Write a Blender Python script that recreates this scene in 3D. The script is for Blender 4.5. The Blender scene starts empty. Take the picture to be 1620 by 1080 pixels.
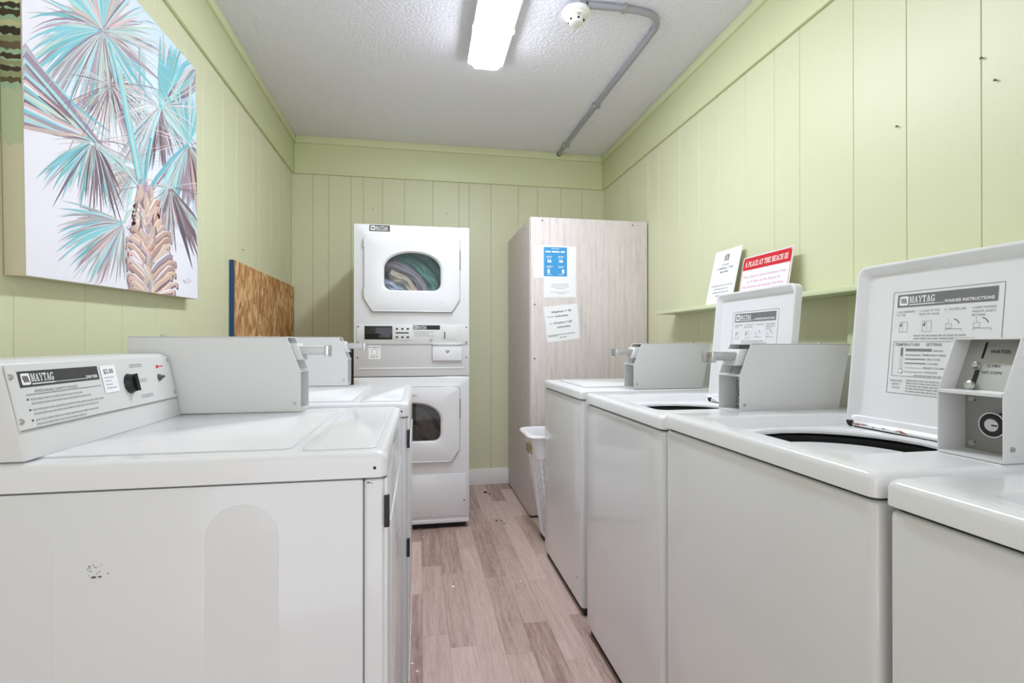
import bpy, bmesh, math, random
from mathutils import Vector, Matrix
random.seed(7)
# ------------------------------------------------------------------ camera, world, light, exposure
S = bpy.context.scene
COL = S.collection
FPX, YAW, PITCH, CAM_H = 810.8, math.radians(10.231), math.radians(0.184), 1.13
cam_d = bpy.data.cameras.new('camera'); cam_d.sensor_width = 36.0; cam_d.lens = FPX / 1620 * 36.0
cam_d.clip_start = 0.02
cam = bpy.data.objects.new('camera', cam_d); COL.objects.link(cam)
cam.location = (0, 0, CAM_H); cam.rotation_euler = (math.pi / 2 + PITCH, 0, -YAW)
S.camera = cam
world = bpy.data.worlds.new('world'); S.world = world; world.use_nodes = True
world.node_tree.nodes['Background'].inputs[0].default_value = (0.95, 0.97, 1.05, 1)
world.node_tree.nodes['Background'].inputs[1].default_value = 0.97
S.view_settings.view_transform = 'Standard'; S.view_settings.look = 'None'
S.view_settings.gamma = 1.0; S.view_settings.use_curve_mapping = False
S.view_settings.exposure = 0.90
S.cycles.use_denoising = True; S.cycles.adaptive_threshold = 0.02; S.cycles.max_bounces = 10; S.cycles.diffuse_bounces = 8; S.cycles.glossy_bounces = 3
LAMP_STRENGTH = 31.0
# room dimensions (metres)
XL, XR, YB, YF, ZC, ZF = -0.943, 1.520, 4.088, -1.40, 2.690, 2.408
CROWN_Z = 2.635

# ------------------------------------------------------------------ helpers
def lin(c):
    r = []
    for v in c[:3]:
        v /= 255.0
        r.append(v / 12.92 if v <= 0.04045 else ((v + 0.055) / 1.055) ** 2.4)
    return (r[0], r[1], r[2], 1.0)

MATS = {}
def mat(name, rgb=(200, 200, 200), rough=0.5, metal=0.0, coat=0.0, emit=0.0, bump=None, spec=0.5, mottling=None):
    m = bpy.data.materials.new(name); m.use_nodes = True
    nt = m.node_tree; b = nt.nodes['Principled BSDF']
    b.inputs['Base Color'].default_value = lin(rgb)
    b.inputs['Roughness'].default_value = rough; b.inputs['Metallic'].default_value = metal
    b.inputs['Coat Weight'].default_value = coat; b.inputs['Specular IOR Level'].default_value = spec
    if coat: b.inputs['Coat Roughness'].default_value = 0.06
    if emit:
        b.inputs['Emission Color'].default_value = lin(rgb); b.inputs['Emission Strength'].default_value = emit
    if mottling:
        tc = nt.nodes.new('ShaderNodeTexCoord'); n = nt.nodes.new('ShaderNodeTexNoise')
        n.inputs['Scale'].default_value = mottling[0]; n.inputs['Detail'].default_value = 4
        r = nt.nodes.new('ShaderNodeMapRange'); r.inputs['From Min'].default_value = 0.3; r.inputs['From Max'].default_value = 0.7
        mx = nt.nodes.new('ShaderNodeMix'); mx.data_type = 'RGBA'
        mx.inputs['A'].default_value = lin(rgb); mx.inputs['B'].default_value = lin(mottling[1])
        nt.links.new(tc.outputs['Object'], n.inputs['Vector']); nt.links.new(n.outputs['Fac'], r.inputs['Value'])
        nt.links.new(r.outputs['Result'], mx.inputs['Factor']); nt.links.new(mx.outputs['Result'], b.inputs['Base Color'])
    if bump:
        tc = nt.nodes.new('ShaderNodeTexCoord'); n = nt.nodes.new('ShaderNodeTexNoise')
        n.inputs['Scale'].default_value = bump[0]; n.inputs['Detail'].default_value = 3
        bp = nt.nodes.new('ShaderNodeBump'); bp.inputs['Strength'].default_value = bump[1]; bp.inputs['Distance'].default_value = bump[2]
        nt.links.new(tc.outputs['Object'], n.inputs['Vector'])
        nt.links.new(n.outputs['Fac'], bp.inputs['Height']); nt.links.new(bp.outputs['Normal'], b.inputs['Normal'])
    MATS[name] = m
    return m

def grain_mat(name, cols, stretch, scale, rough, rnd=0.0, coat=0.0, fine=0.5, bump=0.0):
    """wood-like material: noise stretched along one axis, shifted and tinted per object"""
    m = bpy.data.materials.new(name); m.use_nodes = True
    nt = m.node_tree; L = nt.links.new; b = nt.nodes['Principled BSDF']
    tc = nt.nodes.new('ShaderNodeTexCoord'); oi = nt.nodes.new('ShaderNodeObjectInfo')
    mul = nt.nodes.new('ShaderNodeVectorMath'); mul.operation = 'MULTIPLY'; mul.inputs[1].default_value = stretch
    off = nt.nodes.new('ShaderNodeVectorMath'); off.operation = 'MULTIPLY_ADD'
    off.inputs[1].default_value = (17.3, 9.1, 5.7)
    L(oi.outputs['Random'], off.inputs[0]); L(tc.outputs['Object'], mul.inputs[0]); L(mul.outputs[0], off.inputs[2])
    n1 = nt.nodes.new('ShaderNodeTexNoise'); n1.inputs['Scale'].default_value = scale; n1.inputs['Detail'].default_value = 6; n1.inputs['Roughness'].default_value = 0.65
    n1.inputs['Distortion'].default_value = 0.35
    n2 = nt.nodes.new('ShaderNodeTexNoise'); n2.inputs['Scale'].default_value = scale * 6; n2.inputs['Detail'].default_value = 3
    L(off.outputs[0], n1.inputs['Vector']); L(off.outputs[0], n2.inputs['Vector'])
    mx = nt.nodes.new('ShaderNodeMix'); mx.data_type = 'FLOAT'; mx.inputs['Factor'].default_value = fine
    L(n1.outputs['Fac'], mx.inputs['A']); L(n2.outputs['Fac'], mx.inputs['B'])
    add = nt.nodes.new('ShaderNodeMath'); add.operation = 'MULTIPLY_ADD'; add.inputs[1].default_value = rnd
    L(oi.outputs['Random'], add.inputs[0]); L(mx.outputs['Result'], add.inputs[2])
    sub = nt.nodes.new('ShaderNodeMath'); sub.operation = 'SUBTRACT'; sub.inputs[1].default_value = rnd * 0.5; L(add.outputs[0], sub.inputs[0])
    cr = nt.nodes.new('ShaderNodeValToRGB'); e = cr.color_ramp.elements
    e[0].position = 0.32; e[0].color = lin(cols[0]); e[1].position = 0.68; e[1].color = lin(cols[-1])
    for i, c in enumerate(cols[1:-1]):
        k = cr.color_ramp.elements.new(0.32 + 0.36 * (i + 1) / (len(cols) - 1)); k.color = lin(c)
    L(sub.outputs[0], cr.inputs['Fac']); L(cr.outputs['Color'], b.inputs['Base Color'])
    b.inputs['Roughness'].default_value = rough; b.inputs['Coat Weight'].default_value = coat
    if bump:
        bp = nt.nodes.new('ShaderNodeBump'); bp.inputs['Strength'].default_value = bump; bp.inputs['Distance'].default_value = 0.001
        L(mx.outputs['Result'], bp.inputs['Height']); L(bp.outputs['Normal'], b.inputs['Normal'])
    MATS[name] = m
    return m

def base(o):   # world position of the chain of parents
    v = Vector((0, 0, 0))
    while o is not None:
        v += o.location; o = o.parent
    return v

def link(name, bm, m, parent=None, smooth=False, loc=None, recalc=True):
    """world-space bmesh -> ONE mesh object, origin at loc (or the parent's origin)"""
    if recalc: bmesh.ops.recalc_face_normals(bm, faces=bm.faces)
    org = base(parent) + (Vector(loc) - base(parent) if loc is not None else Vector((0, 0, 0)))
    for v in bm.verts: v.co -= org
    me = bpy.data.meshes.new(name); bm.to_mesh(me); bm.free()
    for x in (m if isinstance(m, (list, tuple)) else [m]): me.materials.append(MATS[x] if isinstance(x, str) else x)
    if smooth:
        me.polygons.foreach_set('use_smooth', [True] * len(me.polygons))
        try: me.set_sharp_from_angle(angle=math.radians(35))
        except Exception: pass
    o = bpy.data.objects.new(name, me); COL.objects.link(o)
    if parent is not None: o.parent = parent; o.location = org - base(parent)
    else: o.location = org
    return o

def tag(o, label=None, cat=None, group=None, kind=None):
    if label: o['label'] = label
    if cat: o['category'] = cat
    if group: o['group'] = group
    if kind: o['kind'] = kind
    return o

def thing(name, loc, label, cat, group=None):
    o = bpy.data.objects.new(name, None); COL.objects.link(o); o.location = loc; o.empty_display_size = 0.05
    return tag(o, label, cat, group)

def a_box(bm, lo, hi, bev=0.0, seg=2, bevel_axis=None):
    lo, hi = [min(a, b) for a, b in zip(lo, hi)], [max(a, b) for a, b in zip(lo, hi)]
    r = bmesh.ops.create_cube(bm, size=1.0)
    vs = r['verts']
    for v in vs: v.co = Vector([lo[i] + (v.co[i] + 0.5) * (hi[i] - lo[i]) for i in range(3)])
    if bev:
        es = list({e for v in vs for e in v.link_edges})
        if bevel_axis is not None:
            es = [e for e in es if abs((e.verts[0].co - e.verts[1].co).normalized()[bevel_axis]) > 0.9]
        bmesh.ops.bevel(bm, geom=es, offset=bev, segments=seg, profile=0.5, affect='EDGES')
    return bm

def box(name, lo, hi, m, parent=None, bev=0.0, seg=2, smooth=None, bevel_axis=None, loc=None):
    bm = bmesh.new(); a_box(bm, lo, hi, bev, seg, bevel_axis)
    return link(name, bm, m, parent, smooth=bool(bev) if smooth is None else smooth, loc=loc)

def a_prism(bm, pts, axis, a, b, bev=0.0, seg=2):
    """polygon (two in-plane coordinates, in axis order) extruded from a to b"""
    def mk(p, t):
        c = list(p); c.insert(axis, t); return bm.verts.new(c)
    A = [mk(p, a) for p in pts]; B = [mk(p, b) for p in pts]
    n = len(pts)
    fs = [bm.faces.new(A), bm.faces.new(list(reversed(B)))]
    for i in range(n):
        fs.append(bm.faces.new((A[i], B[i], B[(i + 1) % n], A[(i + 1) % n])))
    if bev:
        bmesh.ops.recalc_face_normals(bm, faces=fs)
        es = list({e for f in fs for e in f.edges})
        bmesh.ops.bevel(bm, geom=es, offset=bev, segments=seg, profile=0.5, affect='EDGES')
    return bm

def prism(name, pts, axis, a, b, m, parent=None, bev=0.0, seg=2, smooth=None, loc=None):
    bm = bmesh.new(); a_prism(bm, pts, axis, a, b, bev, seg)
    return link(name, bm, m, parent, smooth=bool(bev) if smooth is None else smooth, loc=loc)

def a_lathe(bm, prof, origin, axis, n=24, up=None):
    """profile of (radius, distance along axis) turned round axis"""
    ax = Vector(axis).normalized(); t = Vector((0, 0, 1)) if abs(ax.z) < 0.9 else Vector((1, 0, 0))
    u = ax.cross(t).normalized(); w = ax.cross(u)
    rings = []
    for r, d in prof:
        c = Vector(origin) + ax * d
        if r < 1e-6: rings.append([bm.verts.new(c)])
        else: rings.append([bm.verts.new(c + (u * math.cos(2 * math.pi * i / n) + w * math.sin(2 * math.pi * i / n)) * r) for i in range(n)])
    for A, B in zip(rings, rings[1:]):
        for i in range(n):
            j = (i + 1) % n
            if len(A) == 1 and len(B) == 1: continue
            if len(A) == 1: bm.faces.new((A[0], B[i], B[j]))
            elif len(B) == 1: bm.faces.new((A[i], A[j], B[0]))
            else: bm.faces.new((A[i], A[j], B[j], B[i]))
    return bm

def lathe(name, prof, origin, axis, m, parent=None, n=24, loc=None):
    bm = bmesh.new(); a_lathe(bm, prof, origin, axis, n)
    return link(name, bm, m, parent, smooth=True, loc=loc)

def a_tube(bm, pts, r, n=10, caps=True):
    pts = [Vector(p) for p in pts]; rings = []
    ref = None
    for i, p in enumerate(pts):
        d = (pts[min(i + 1, len(pts) - 1)] - pts[max(i - 1, 0)]).normalized()
        if ref is None:
            t = Vector((0, 0, 1)) if abs(d.z) < 0.9 else Vector((1, 0, 0)); ref = d.cross(t).normalized()
        ref = (ref - d * ref.dot(d)).normalized(); w = d.cross(ref)
        rr = r[i] if isinstance(r, (list, tuple)) else r
        rings.append([bm.verts.new(p + (ref * math.cos(2 * math.pi * k / n) + w * math.sin(2 * math.pi * k / n)) * rr) for k in range(n)])
    for A, B in zip(rings, rings[1:]):
        for k in range(n): bm.faces.new((A[k], A[(k + 1) % n], B[(k + 1) % n], B[k]))
    if caps: bm.faces.new(rings[0]); bm.faces.new(rings[-1])
    return bm

def tube(name, pts, r, m, parent=None, n=10, loc=None):
    bm = bmesh.new(); a_tube(bm, pts, r, n)
    return link(name, bm, m, parent, smooth=True, loc=loc)

def rrect(x0, x1, y0, y1, r, k=5, s=5):
    """rounded rectangle, same number of points whatever its size: corners k+1, sides s inner points"""
    out = []
    cs = [((x1 - r, y1 - r), 0), ((x0 + r, y1 - r), 90), ((x0 + r, y0 + r), 180), ((x1 - r, y0 + r), 270)]
    for ci, ((cx, cy), a0) in enumerate(cs):
        for i in range(k + 1):
            a = math.radians(a0 + 90 * i / k); out.append((cx + r * math.cos(a), cy + r * math.sin(a)))
        (nx, ny), na = cs[(ci + 1) % 4]
        p = out[-1]; a = math.radians(na); q = (nx + r * math.cos(a), ny + r * math.sin(a))
        for i in range(1, s + 1):
            t = i / (s + 1); out.append((p[0] + (q[0] - p[0]) * t, p[1] + (q[1] - p[1]) * t))
    return out

def loft(bm, loops, cap_first=False, cap_last=False):
    L = [[bm.verts.new(p) for p in lp] for lp in loops]
    n = len(L[0])
    for A, B in zip(L, L[1:]):
        for i in range(n): bm.faces.new((A[i], A[(i + 1) % n], B[(i + 1) % n], B[i]))
    if cap_first: bm.faces.new(L[0])
    if cap_last: bm.faces.new(L[-1])
    return L

# ---- flat print: lettering and lines laid on a surface
SERIF = {
 'M': [[(0,0),(.34,0),(.34,.12),(.24,.12),(.24,.88),(.34,.88),(.34,1),(0,1),(0,.88),(.08,.88),(.08,.12),(0,.12)], [(.22,1),(.36,1),(.56,.3),(.56,0),(.46,0)], [(.9,1),(.76,1),(.46,.02),(.56,.0),(.62,.2)],
       [(1.1,0),(.74,0),(.74,.12),(.84,.12),(.84,.88),(.76,.88),(.76,1),(1.1,1),(1.1,.88),(1.02,.88),(1.02,.12),(1.1,.12)]],
 'A': [[(0,0),(.3,0),(.3,.12),(.22,.12),(.5,1),(.38,1),(.1,.12),(0,.12)], [(.36,1),(.56,1),(.86,.12),(.94,.12),(.94,0),(.52,0),(.52,.12),(.62,.12)], [(.22,.28),(.66,.28),(.66,.4),(.22,.4)]],
 'Y': [[(0,1),(.38,1),(.38,.88),(.3,.88),(.52,.48),(.42,.4),(.1,.88),(0,.88)], [(.94,1),(.62,1),(.62,.88),(.7,.88),(.42,.4),(.54,.42),(.84,.88),(.94,.88)], [(.36,.46),(.58,.46),(.58,.12),(.68,.12),(.68,0),(.26,0),(.26,.12),(.36,.12)]],
 'T': [[(0,1),(.86,1),(.86,.68),(.76,.68),(.72,.86),(.14,.86),(.1,.68),(0,.68)], [(.32,.9),(.54,.9),(.54,.12),(.66,.12),(.66,0),(.2,0),(.2,.12),(.32,.12)]],
 'G': [[(.86,.7),(.76,.7),(.66,.88),(.42,.9),(.28,.74),(.24,.5),(.28,.26),(.42,.1),(.62,.12),(.64,.36),(.52,.36),(.52,.46),(.92,.46),(.92,.36),(.86,.36),(.86,.06),(.6,0),(.32,0),(.1,.18),(.0,.5),(.1,.82),(.32,1),(.6,1),(.76,.94),(.86,1)]],
 'C': [[(.82,.7),(.72,.7),(.62,.88),(.42,.9),(.28,.74),(.24,.5),(.28,.26),(.42,.1),(.64,.12),(.76,.3),(.84,.26),(.74,.06),(.58,0),(.32,0),(.1,.18),(0,.5),(.1,.82),(.32,1),(.6,1),(.74,.94),(.82,1)]],
 'I': [[(0,0),(.42,0),(.42,.12),(.32,.12),(.32,.88),(.42,.88),(.42,1),(0,1),(0,.88),(.1,.88),(.1,.12),(0,.12)]],
 'L': [[(0,0),(.8,0),(.8,.34),(.7,.34),(.64,.14),(.32,.14),(.32,.88),(.42,.88),(.42,1),(0,1),(0,.88),(.1,.88),(.1,.12),(0,.12)]],
 'E': [[(0,0),(.8,0),(.8,.32),(.7,.32),(.64,.14),(.32,.14),(.32,.44),(.6,.44),(.6,.56),(.32,.56),(.32,.86),(.62,.86),(.68,.7),(.78,.7),(.78,1),(0,1),(0,.88),(.1,.88),(.1,.12),(0,.12)]],
 'H': [[(0,0),(.42,0),(.42,.12),(.32,.12),(.32,.44),(.66,.44),(.66,.12),(.56,.12),(.56,0),(.98,0),(.98,.12),(.88,.12),(.88,.88),(.98,.88),(.98,1),(.56,1),(.56,.88),(.66,.88),(.66,.56),(.32,.56),(.32,.88),(.42,.88),(.42,1),(0,1),(0,.88),(.1,.88),(.1,.12),(0,.12)]],
 'P': [[(0,0),(.46,0),(.46,.12),(.34,.12),(.34,.88),(.44,.88),(.44,1),(0,1),(0,.88),(.12,.88),(.12,.12),(0,.12)], [(.34,1),(.66,1),(.84,.86),(.84,.58),(.66,.42),(.34,.42),(.34,.54),(.52,.54),(.62,.62),(.62,.82),(.52,.9),(.34,.9)]],
 'B': [[(0,0),(.34,0),(.34,1),(0,1),(0,.88),(.12,.88),(.12,.12),(0,.12)], [(.34,1),(.64,1),(.8,.88),(.8,.62),(.68,.52),(.34,.48),(.34,.58),(.52,.58),(.58,.66),(.58,.82),(.5,.9),(.34,.9)], [(.34,.54),(.66,.54),(.86,.44),(.86,.14),(.68,0),(.34,0),(.34,.1),(.54,.1),(.64,.18),(.64,.36),(.54,.46),(.34,.46)]],
}
def serif_width(s, h, gap=0.1):
    return sum((max(x for p in SERIF[c] for x, _ in p) + gap if c in SERIF else 0.42) for c in s) * h * 0.95

class Sheet:
    """flat print on a plane: origin o, unit right r, unit up u; things drawn in metres on it"""
    def __init__(self, o, r, u, lift=0.0006):
        self.o = Vector(o); self.r = Vector(r).normalized(); self.u = Vector(u).normalized()
        self.n = self.r.cross(self.u).normalized(); self.lift = lift
        self.bm = bmesh.new(); self.mats = []; self.k = 0
    def P(self, x, y, d=0.0): return self.o + self.r * x + self.u * y + self.n * (self.lift + d)
    def mi(self, m):
        if m not in self.mats: self.mats.append(m)
        return self.mats.index(m)
    def poly(self, pts, m, d=0.0):
        f = self.bm.faces.new([self.bm.verts.new(self.P(x, y, d)) for x, y in pts])
        f.material_index = self.mi(m); f.normal_update()
        if f.normal.dot(self.n) < 0: f.normal_flip()
    def rect(self, x, y, w, h, m, d=0.0): self.poly([(x, y), (x + w, y), (x + w, y + h), (x, y + h)], m, d)
    def frame(self, x, y, w, h, t, m, d=0.0):
        self.rect(x, y, w, t, m, d); self.rect(x, y + h - t, w, t, m, d)
        self.rect(x, y + t, t, h - 2 * t, m, d); self.rect(x + w - t, y + t, t, h - 2 * t, m, d)
    def line(self, pts, t, m, d=0.0):
        for (x0, y0), (x1, y1) in zip(pts, pts[1:]):
            l = math.hypot(x1 - x0, y1 - y0) or 1; nx, ny = -(y1 - y0) / l * t / 2, (x1 - x0) / l * t / 2
            self.poly([(x0 + nx, y0 + ny), (x0 - nx, y0 - ny), (x1 - nx, y1 - ny), (x1 + nx, y1 + ny)], m, d)
    def disc(self, x, y, r, m, d=0.0, n=16):
        self.poly([(x + r * math.cos(2 * math.pi * i / n), y + r * math.sin(2 * math.pi * i / n)) for i in range(n)], m, d)
    def words(self, x, y, w, h, m, d=0.0, seed=0, ragged=0.0):
        """a line of print too small to read: word-long dashes"""
        rn = random.Random(seed * 131 + int(x * 9999) + int(y * 7777)); e = x + w * (1 - ragged * rn.random()); c = x
        while c < e - h:
            l = min(rn.uniform(1.6, 5.5) * h, e - c); self.rect(c, y, l, h, m, d); c += l + h * 0.75
    def serif(self, s, x, y, h, m, d=0.0, sx=0.95, gap=0.1):
        c = x
        for ch in s:
            if ch not in SERIF: c += 0.42 * h * sx; continue
            for p in SERIF[ch]: self.poly([(c + a * h * sx, y + b * h) for a, b in p], m, d)
            c += (max(a for p in SERIF[ch] for a, _ in p) + gap) * h * sx
        return c
    def text(self, s, x, y, h, m, d=0.0, bold=0.0, width=None, align='LEFT', shear=0.0):
        cu = bpy.data.curves.new('t', 'FONT'); cu.body = s; cu.size = h / 0.7; cu.resolution_u = 2; cu.offset = bold * h; cu.shear = shear
        ob = bpy.data.objects.new('t', cu); COL.objects.link(ob)
        dg = bpy.context.evaluated_depsgraph_get(); me = bpy.data.meshes.new_from_object(ob.evaluated_get(dg))
        if len(me.vertices):
            xs = [v.co.x for v in me.vertices]; w0 = max(xs) - min(xs); k = (width / w0) if width and w0 > 0 else 1.0
            ox = x - min(xs) * k
            if align == 'CENTER': ox = x - (min(xs) + w0 / 2) * k
            vs = [self.bm.verts.new(self.P(ox + v.co.x * k, y + v.co.y, d)) for v in me.vertices]
            for p in me.polygons:
                try: f = self.bm.faces.new([vs[i] for i in p.vertices])
                except ValueError: continue
                f.material_index = self.mi(m); f.normal_update()
                if f.normal.dot(self.n) < 0: f.normal_flip()
        bpy.data.objects.remove(ob); bpy.data.curves.remove(cu); bpy.data.meshes.remove(me)
    def build(self, name, parent, label=None):
        o = link(name, self.bm, self.mats, parent, recalc=False)
        if label: o['label'] = label
        return o

def maytag(sh, x, y, w, h, bg, fg, tail=None):
    """dark badge strip with the rippled square emblem and the serif word"""
    sh.rect(x, y, w, h, bg)
    e = h * 0.72; ex, ey = x + h * 0.18, y + h * 0.14
    sh.poly([(ex + a, ey + b) for a, b in rrect(0, e, 0, e, e * 0.15, 3, 1)], fg, 0.0003)
    for i in range(3):
        t = e * 0.15; bx = ex + e * (0.2 + 0.22 * i)
        sh.line([(bx, ey + e * 0.78), (bx + e * 0.14, ey + e * 0.22)], t, bg, 0.0006)
    c = sh.serif('MAYTAG', ex + e * 1.12, ey + e * 0.24, e * 0.7, fg, 0.0003, sx=.66, gap=.06)
    sh.rect(ex + e * 1.12, ey, c - ex - e * 1.12, e * 0.1, fg, 0.0003)
    if tail:
        tw = tail[1]; sh.rect(c, ey + e * 0.02, x + w - h * 0.2 - tw - c, e * 0.05, fg, 0.0003)
        sh.text(tail[0], x + w - h * 0.18 - tw, ey + e * 0.02, e * 0.3, fg, 0.0003, bold=0.03, width=tw)

def copy_tree(o, parent=None):
    c = o.copy(); COL.objects.link(c); c.parent = parent
    for ch in list(o.children): copy_tree(ch, c)
    return c

# ---- where a pixel of the 1620x1080 photograph meets a plane of the room
_F = Vector((math.sin(YAW) * math.cos(PITCH), math.cos(YAW) * math.cos(PITCH), math.sin(PITCH)))
_R = Vector((math.cos(YAW), -math.sin(YAW), 0)); _U = _R.cross(_F)
def at(u, v, axis, val):
    d = _F + _R * ((u - 810) / FPX) + _U * ((540 - v) / FPX); c = Vector((0, 0, CAM_H))
    return c + d * ((val - c[axis]) / d[axis])

# ------------------------------------------------------------------ materials
mat('enamel', (222, 222, 225), 0.18, coat=0.35)
mat('enamel_top', (228, 228, 231), 0.22, coat=0.3)
mat('painted_steel', (218, 218, 218), 0.38)
mat('panel_grey', (214, 214, 213), 0.35)
mat('steel', (178, 178, 176), 0.38, metal=0.7)
mat('chrome', (205, 205, 205), 0.22, metal=0.9)
mat('dark_metal', (96, 95, 92), 0.5, metal=0.4)
mat('black', (18, 18, 19), 0.45)
mat('black_gloss', (10, 10, 12), 0.12, coat=0.5)
mat('rubber', (28, 26, 25), 0.7)
mat('ink_dark', (58, 58, 58), 0.6)
mat('ink_grey', (128, 128, 128), 0.6)
mat('ink_mid', (112, 112, 113), 0.6)
mat('plate_grey', (156, 156, 155), 0.42, metal=0.3)
mat('ink_pale', (168, 168, 170), 0.6)
mat('ink_blue', (70, 90, 170), 0.6)
mat('print_white', (238, 238, 236), 0.5)
mat('red_print', (206, 32, 46), 0.35)
mat('pink_print', (226, 150, 178), 0.5)
mat('red_lamp', (214, 60, 80), 0.3)
mat('blue_print', (62, 152, 214), 0.45)
mat('paper', (240, 240, 243), 0.6)
mat('sign_board', (238, 236, 244), 0.35)
mat('rust', (150, 92, 56), 0.8)
mat('scuff', (92, 92, 92), 0.7)
mat('wall_green', (213, 214, 182), 0.42, bump=(90, 0.12, 0.002), mottling=(1.6, (211, 212, 178)))
mat('trim_green', (213, 217, 176), 0.40, bump=(60, 0.08, 0.002))
mat('groove_green', (205, 208, 168), 0.6)
mat('baseboard_white', (235, 235, 232), 0.4)
mat('shelf_green', (214, 220, 182), 0.5)
mat('plastic_white', (236, 235, 232), 0.3)
mat('lattice_white', (240, 239, 244), 0.35)
mat('tan', (176, 156, 112), 0.6)
mat('conduit_grey', (164, 164, 172), 0.45, metal=0.3, bump=(50, 0.15, 0.002))
mat('canvas_side', (204, 196, 170), 0.8)
mat('blue_edge', (38, 72, 110), 0.7)
mat('subfloor', (150, 125, 115), 0.7)
mat('debris_dark', (70, 46, 40), 0.8)
mat('lint_white', (240, 240, 238), 0.8)
mat('nail', (80, 84, 60), 0.6)
mat('tub_dark', (40, 40, 41), 0.5)
mat('tub_grey', (222, 222, 221), 0.35)
grain_mat('floor_vinyl', [(150, 122, 114), (180, 154, 145), (195, 170, 161), (206, 184, 175)], (15, 0.8, 1), 4.0, 0.42, rnd=0.31, fine=0.42)
grain_mat('pale_laminate', [(184, 174, 172), (208, 198, 196), (217, 207, 205), (223, 214, 212)], (9, 9, 0.55), 5.0, 0.5, fine=0.45)
m = mat('osb', (190, 140, 90), 0.8); nt = m.node_tree; L = nt.links.new                 # strand board: random wood flakes with grain
tc = nt.nodes.new('ShaderNodeTexCoord'); wz_ = nt.nodes.new('ShaderNodeTexNoise'); wz_.inputs['Scale'].default_value = 14
ms = nt.nodes.new('ShaderNodeVectorMath'); ms.operation = 'MULTIPLY'; ms.inputs[1].default_value = (1, 46, 20)
ds = nt.nodes.new('ShaderNodeVectorMath'); ds.operation = 'MULTIPLY_ADD'; ds.inputs[1].default_value = (0, 1.6, 1.6)
vo = nt.nodes.new('ShaderNodeTexVoronoi'); vo.inputs['Scale'].default_value = 1.0
gn = nt.nodes.new('ShaderNodeTexNoise'); gn.inputs['Scale'].default_value = 5.0; gn.inputs['Detail'].default_value = 4
g2 = nt.nodes.new('ShaderNodeVectorMath'); g2.operation = 'MULTIPLY'; g2.inputs[1].default_value = (1, 26, 3.2)
L(tc.outputs['Object'], ms.inputs[0]); L(tc.outputs['Object'], wz_.inputs['Vector']); L(wz_.outputs['Color'], ds.inputs[0]); L(ms.outputs[0], ds.inputs[2]); L(ds.outputs[0], vo.inputs['Vector'])
L(tc.outputs['Object'], g2.inputs[0]); L(g2.outputs[0], gn.inputs['Vector'])
sp_ = nt.nodes.new('ShaderNodeSeparateColor'); L(vo.outputs['Color'], sp_.inputs[0]); mx_ = nt.nodes.new('ShaderNodeMix'); mx_.inputs['Factor'].default_value = 0.6
L(sp_.outputs[0], mx_.inputs['A']); L(gn.outputs['Fac'], mx_.inputs['B'])
cr_ = nt.nodes.new('ShaderNodeValToRGB'); e_ = cr_.color_ramp.elements; e_[0].position = 0.22; e_[0].color = lin((136, 88, 46)); e_[1].position = 0.80; e_[1].color = lin((236, 204, 158))
k_ = e_.new(0.40); k_.color = lin((184, 132, 80)); k_ = e_.new(0.58); k_.color = lin((210, 166, 114)); L(mx_.outputs['Result'], cr_.inputs['Fac']); L(cr_.outputs['Color'], nt.nodes['Principled BSDF'].inputs['Base Color'])
m = mat('ceiling_popcorn', (240, 238, 248), 0.9)
nt = m.node_tree; tcn = nt.nodes.new('ShaderNodeTexCoord'); vn = nt.nodes.new('ShaderNodeTexNoise'); vn.inputs['Scale'].default_value = 62; vn.inputs['Detail'].default_value = 5; vn.inputs['Roughness'].default_value = 0.6
mr = nt.nodes.new('ShaderNodeMapRange'); mr.inputs['From Min'].default_value = 0.4; mr.inputs['From Max'].default_value = 0.75
bpn = nt.nodes.new('ShaderNodeBump'); bpn.inputs['Strength'].default_value = 0.85; bpn.inputs['Distance'].default_value = 0.006
nt.links.new(tcn.outputs['Object'], vn.inputs['Vector']); nt.links.new(vn.outputs['Fac'], mr.inputs['Value']); nt.links.new(mr.outputs['Result'], bpn.inputs['Height'])
nt.links.new(bpn.outputs['Normal'], nt.nodes['Principled BSDF'].inputs['Normal'])
def glass(name, tint, rough=0.02, alpha_mix=0.8):
    g = bpy.data.materials.new(name); g.use_nodes = True; n = g.node_tree; n.nodes.clear()
    o = n.nodes.new('ShaderNodeOutputMaterial'); t = n.nodes.new('ShaderNodeBsdfTransparent'); t.inputs[0].default_value = lin(tint)
    gl = n.nodes.new('ShaderNodeBsdfGlossy'); gl.inputs['Roughness'].default_value = rough
    fr = n.nodes.new('ShaderNodeFresnel'); fr.inputs[0].default_value = 1.45; mx = n.nodes.new('ShaderNodeMixShader')
    n.links.new(fr.outputs[0], mx.inputs[0]); n.links.new(t.outputs[0], mx.inputs[1]); n.links.new(gl.outputs[0], mx.inputs[2]); n.links.new(mx.outputs[0], o.inputs[0])
    MATS[name] = g
glass('door_glass', (240, 242, 243))
def cloth_mat(name, a, b, sc):
    mat(name, a, 0.9, mottling=(sc, b), bump=(40, 0.3, 0.01))

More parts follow.
